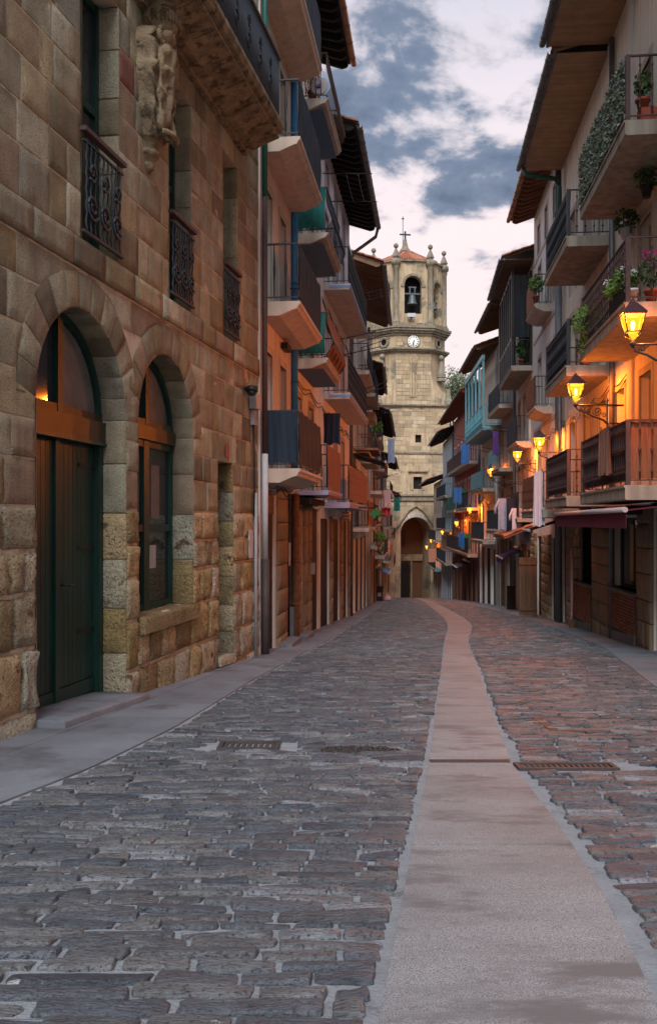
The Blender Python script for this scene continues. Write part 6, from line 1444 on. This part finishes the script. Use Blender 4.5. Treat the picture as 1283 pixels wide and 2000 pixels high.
# ================================================================== smaller things on the balconies and in the street
plant(Q, 'flower_box', 'white geraniums in a box behind the middle balcony railing', 'plant', U(15.6), .88, flQ[1] + .12, box=1.1, rad=.22, ht=.35, count=420, flowers='petal_white', fcount=60, pot='dark_timber', leaf='bright_leaf')
plant(Q, 'flower_pot', 'magenta flowers in a large terracotta pot at the balcony end', 'plant', U(14.75) + .18, .55, flQ[1] + .02, rad=.24, ht=.6, count=150, flowers='petal_pink', fcount=60)
plant(Q, 'flower_pot', 'white flowering plant in a pale pot behind the big lantern', 'plant', U(14.75) + .13, .86, flQ[1] + .02, rad=.13, ht=.32, count=90, flowers='petal_white', fcount=25, pot='white_pot')
plant(Q, 'trailing_fern', 'bright green fern at the far end of the middle balcony', 'plant', U(18.5), .92, flQ[1] + .05, rad=.35, ht=.5, count=420, leaf='bright_leaf', size=.045, trail=.35)
plant(Q, 'hanging_basket', 'hanging basket of trailing greenery on the cream wall', 'plant', U(18.0), .3, flQ[1] + 2.0, rad=.26, ht=.3, count=240, pot='white_pot', hang=True); plant(Q, 'hanging_basket', 'hanging basket with a pink flower beside the window', 'plant', U(16.3), .3, flQ[1] + 2.2, rad=.24, ht=.3, count=200, pot='black_metal', flowers='petal_pink', fcount=15, hang=True)
plant(Q, 'potted_shrub', 'yellow green conifer in a red planter on the top balcony', 'plant', U(14.75) + .2, .22, flQ[2] + .2, rad=.16, ht=.7, count=260, leaf='bright_leaf', size=.03, flat=(1, 1, 2.2)); plant(Q, 'potted_shrub', 'dark leafy plant in a red planter on the top balcony', 'plant', U(14.75) + .2, .68, flQ[2] + .2, rad=.15, ht=.5, count=160, flat=(1, 1, 1.8))
plant(Q, 'flower_box', 'leafy plant in a red box at the end of the second balcony', 'plant', U(20.75) + .2, .55, flQ[1] + .02, box=.4, rad=.2, ht=.5, count=160)
plant(T, 'succulent_pot', 'pale green succulent leaning out of the upper reed balcony', 'plant', 2.35, .5, flT[1] + .1, rad=.28, ht=.8, count=170, leaf='bright_leaf', size=.075)
plant(V, 'potted_palm', 'spiky potted plants behind the glazed gallery end', 'plant', .75, .4, 7.5, rad=.25, ht=.9, count=120, size=.12, flat=(.7, .7, 1.6))
plant(E1, 'fern_planter', 'fern in a green planter on the far balcony beside the tower', 'plant', 1.6, .5, 5.85, box=.9, rad=.3, ht=.5, count=300, leaf='bright_leaf', pot='green_paint', size=.06); plant(E1, 'trailing_plants', 'green trailing plants on the low far balcony', 'plant', 1.4, .6, .25, box=1.2, rad=.32, ht=.4, count=360, leaf='bright_leaf', size=.06, trail=.5)
plant(Dh, 'trailing_plants', 'climbing greenery on the lowest balcony of the ochre house', 'plant', 8.2, .55, flD[0] + .1, box=1.2, rad=.3, ht=.6, count=300, leaf='bright_leaf', size=.06)
z0b = flQ[0] + 1.0
laundry(Q, 'striped_towel', 'brown striped towel hung over the screened balcony rail', 'towel', Q.u(1182, 1.03), 1.04, z0b + .06, .95, .82, 'towel_striped', 'u', .02, 4)
laundry(Q, 'hanging_towel', 'pink towel hanging at the end of the second screened balcony', 'towel', U(20.75) - .03, .45, z0b + .02, .26, .95, 'towel_pink', 'n', .1, 2); laundry(Q, 'hanging_cloth', 'small purple cloth hanging beside the pink towel', 'cloth', U(20.75) - .03, .12, z0b + .0, .16, .38, 'shirt_purple', 'n', .1, 2)
laundry(T, 'fringed_shawl', 'long pale fringed shawl draped over the reed screened balcony corner', 'shawl', U(25.0) - 16.0 / cR, 1.08, 2.8, .26, 1.5, 'sheet_white', 'n', .3, 3)
rack(V, .9, 2.9, 1.2, 'drying arms with shirts beside the pink tiled canopy', 1.4, 3, .15)
laundry(V, 'hanging_shirt', 'light blue shirt hanging on the drying line', 'shirt', 1.6, .95, .85 + 1.5, .55, 1.25, 'shirt_blue', 'n', 0, 3, True); laundry(V, 'hanging_trousers', 'black trousers hanging beside the light blue shirt', 'trousers', 1.3, .7, 2.35, .45, 1.35, 'shirt_navy', 'n', 0, 2); laundry(V, 'hanging_shirt', 'pale shirt hanging closest to the stone pillar', 'shirt', .9, .55, 1.95, .4, .95, 'sheet_white', 'n', 0, 2, True)
laundry(X, 'hanging_cloth', 'purple and blue cloth hanging from a high drying rack', 'cloth', 1.0, .8, 5.6, .28, 1.1, 'shirt_purple', 'n', 0, 3)
laundry(E2, 'hanging_sheet', 'light blue sheet hanging high beside the tower', 'sheet', 1.5, 1.1, 6.6, .42, 1.5, 'shirt_blue', 'n', .1, 3); laundry(E2, 'hanging_shirt', 'pinkish shirt hanging on the far balcony', 'shirt', 1.0, .8, 3.4, .6, 1.1, 'towel_pink', 'n', 0, 2, True); laundry(E2, 'hanging_bag', 'bright red bundle on the far balcony', 'bag', 1.2, .8, 2.4, .55, .6, 'shirt_red', 'n', 0, 2)
laundry(E3, 'hanging_sheet', 'green towel hanging on poles beside the church', 'towel', 2.0, 1.2, 3.4, .5, 1.1, 'green_cloth', 'n', 0, 2)
rack(E2, 3.5, 4.2, 1.5, 'lower drying poles before the church wall', 1.5, 3, .25); rack(E3, 2.0, 3.5, 1.6, 'drying poles beside the teal shutter', 1.5, 3, .2); rack(E1, 5.0, 7.4, 1.3, 'black drying arms under the far tiled eave', 1.5, 3, .25); rack(Yh, .5, 5.2, 1.4, 'drying arms below the turquoise gallery', 2.0, 3, .2); rack(X, 1.0, 5.7, 1.3, 'dark drying arms on the stone fronted house', 1.5, 3, .15); rack(Z5, 2.0, 6.6, 1.3, 'drying arms on the red house', 2.0, 3, .2)
def flag(H, px, py0, py1, w_, mat, lab, n_=1.0):
    u_ = H.u(px, n_); zt = H.z(px, py0, n_); zb = H.z(px, py1, n_); return laundry(H, 'hanging_flag', lab, 'flag', u_, n_, zt, w_, zt - zb, mat, 'n', .02, 2)
flag(Z5, 893, 952, 982, .55, 'flag_blue', 'blue flag hanging from the far balcony', 1.1); flag(Z5, 902, 955, 985, .6, 'flag_green', 'green flag hanging next to the blue one', .6); flag(X, 908, 868, 905, .45, 'flag_blue', 'tall blue banner hanging high over the street', 1.6); flag(Z5, 901, 1040, 1068, .35, 'flag_blue', 'small blue flag under the lanterns', 1.2); flag(Z5, 909, 1042, 1072, .6, 'flag_green', 'small green flag under the lanterns', .6)
bn = place(Z7, 'hanging_banner', 'orange lit printed banner hanging beside the church arch', 'banner', Z7.u(843, 1.0), 1.0, Z7.z(843, 1098, 1.0)); bh = Z7.z(843, 1071, 1.0) - Z7.z(843, 1098, 1.0)
link('sheet', MB().box(-.02, .02, -.33, .33, 0, bh).mesh('sheet', 'sign_orange'), bn); link('pole', MB().tube([(0, -.95, bh), (0, .4, bh)], .025, 5).mesh('pole', 'iron'), bn)
pc = place(E1, 'pharmacy_sign', 'green cross sign projecting from the far house', 'sign', E1.u(730, .8), .8, E1.z(730, 1004, .8)); s_ = .045
link('cross', MB().box(-.06, .06, -s_, s_, -3 * s_, 3 * s_).box(-.058, .058, -3 * s_, 3 * s_, -s_, s_).mesh('cross', 'cross_green'), pc); link('bracket', MB().tube([(0, .95, .2), (0, 0, .2)], .03, 5).mesh('bracket', 'iron'), pc)
# waste bin
bx, by_ = gp(736, 1168); by_ = 62.0; bx = (736 - CX) / F * by_
bi = tag(link('waste_bin', None, loc=(bx, by_, zg(by_)), rotz=-.1), 'dark purple waste bin with rubbish bags on the pavement by the wall', 'bin')
link('bin_body', MB().hexa([(-.36, -.3, .06), (.36, -.3, .06), (.36, .3, .06), (-.36, .3, .06)], [(-.42, -.38, .92), (.42, -.38, .92), (.42, .38, .92), (-.42, .38, .92)]).mesh('bin_body', 'plastic_bin'), bi); link('bin_lid', MB().box(-.46, .46, -.42, .42, .92, 1.0).mesh('bin_lid', 'plastic_bin'), bi); link('label_patch', MB().box(.05, .3, -.395, -.36, .35, .6).mesh('label_patch', 'ceramic'), bi)
for sx in (-.3, .3): link('wheel', MB().lathe([(.07, -.03), (.07, .03)], (0, 0, 0), 10).xf(lambda p: (sx + p[2], -.3 + p[0], .07 + p[1])).mesh('wheel', 'black_metal'), bi)
rbg = tag(link('rubbish_bag', None, loc=(bx + .68, by_ - .1, zg(by_) + .02)), 'crumpled pale rubbish bag on the ground beside the bin', 'bag'); m = MB().lathe([(.05, 0), (.28, .04), (.3, .18), (.2, .32), (.06, .38), (.08, .46)], (0, 0, 0), 14); m.xf(lambda p: (p[0] * (1 + .25 * noise.noise(Vector(p) * 6)), p[1] * (1 + .25 * noise.noise(Vector(p) * 7)), p[2])); link('sack', m.mesh('sack', 'towel_pink'), rbg); link('knot', MB().lathe([(.05, .44), (.07, .5), (.03, .56)], (0, 0, 0), 8).mesh('knot', 'towel_pink'), rbg)
# open plank door on the right pavement
uw = T.u(1047, .5); dz = T.zgu(T.u(1030, .3)); od = place(T, 'plank_door', 'brown plank door standing open on the pavement by the stone pillar', 'door', T.u(1048, .25), .25, T.zgu(T.u(1048, .25)) + .02)
wd = .62
for k in range(6): link('plank', MB().box(-.03, .03, wd * k / 6 + .004, wd * (k + 1) / 6 - .004, .05, 2.05).mesh('plank', 'brown_timber'), od)
for z_ in (.2, 1.8): link('cross_rail', MB().box(-.06, -.031, 0, wd, z_, z_ + .12).mesh('cross_rail', 'brown_timber'), od)
link('foot', MB().box(-.05, .05, .02, .12, -.05, .049).mesh('foot', 'brown_timber'), od)
# tiled canopy and blue awning on the gallery house, small signs
V.put(MB().extr([(0, .45), (1.1, 0.0), (1.1, .07), (0, .52)], lambda a, b, t: (t, a, .75 + b), .2, 5.4), 'canopy', 'red_timber')
cn = None
me = tile_mesh(1.15, .11, 'clay_tile', .41)
for i in range(24): o = V.piece(me, 'canopy_tile', .3 + 5.0 * i / 23, 1.12, .84); o.rotation_euler = (0, 0, math.pi)
awning(V, 3.2, 6.2, .25, .9, 'blue_canvas', .25, True)
awning(Z5, 6.0, 10.0, -1.3, .9, 'navy_canvas', .25, True); awning(E2, 4, 8, -1.6, .9, 'sign_blue', .2, True)
V.box('blackboard', 'black_metal', T_len * 0 + 5.6, 5.75, .15, .5, -3.2, -1.4)

for H_, ln_, zz_ in ((T, T_len, 4.4), (V, V_len, 3.9), (X, X.len, 3.3), (Yh, Yh.len, 2.6), (Q, Q_len, 4.45)):
    cable(H_, U(19.0) if H_ is Q else .05, ln_ - .05, zz_); cable(H_, U(19.0) if H_ is Q else .05, ln_ - .05, zz_ - .1, .16, .06)
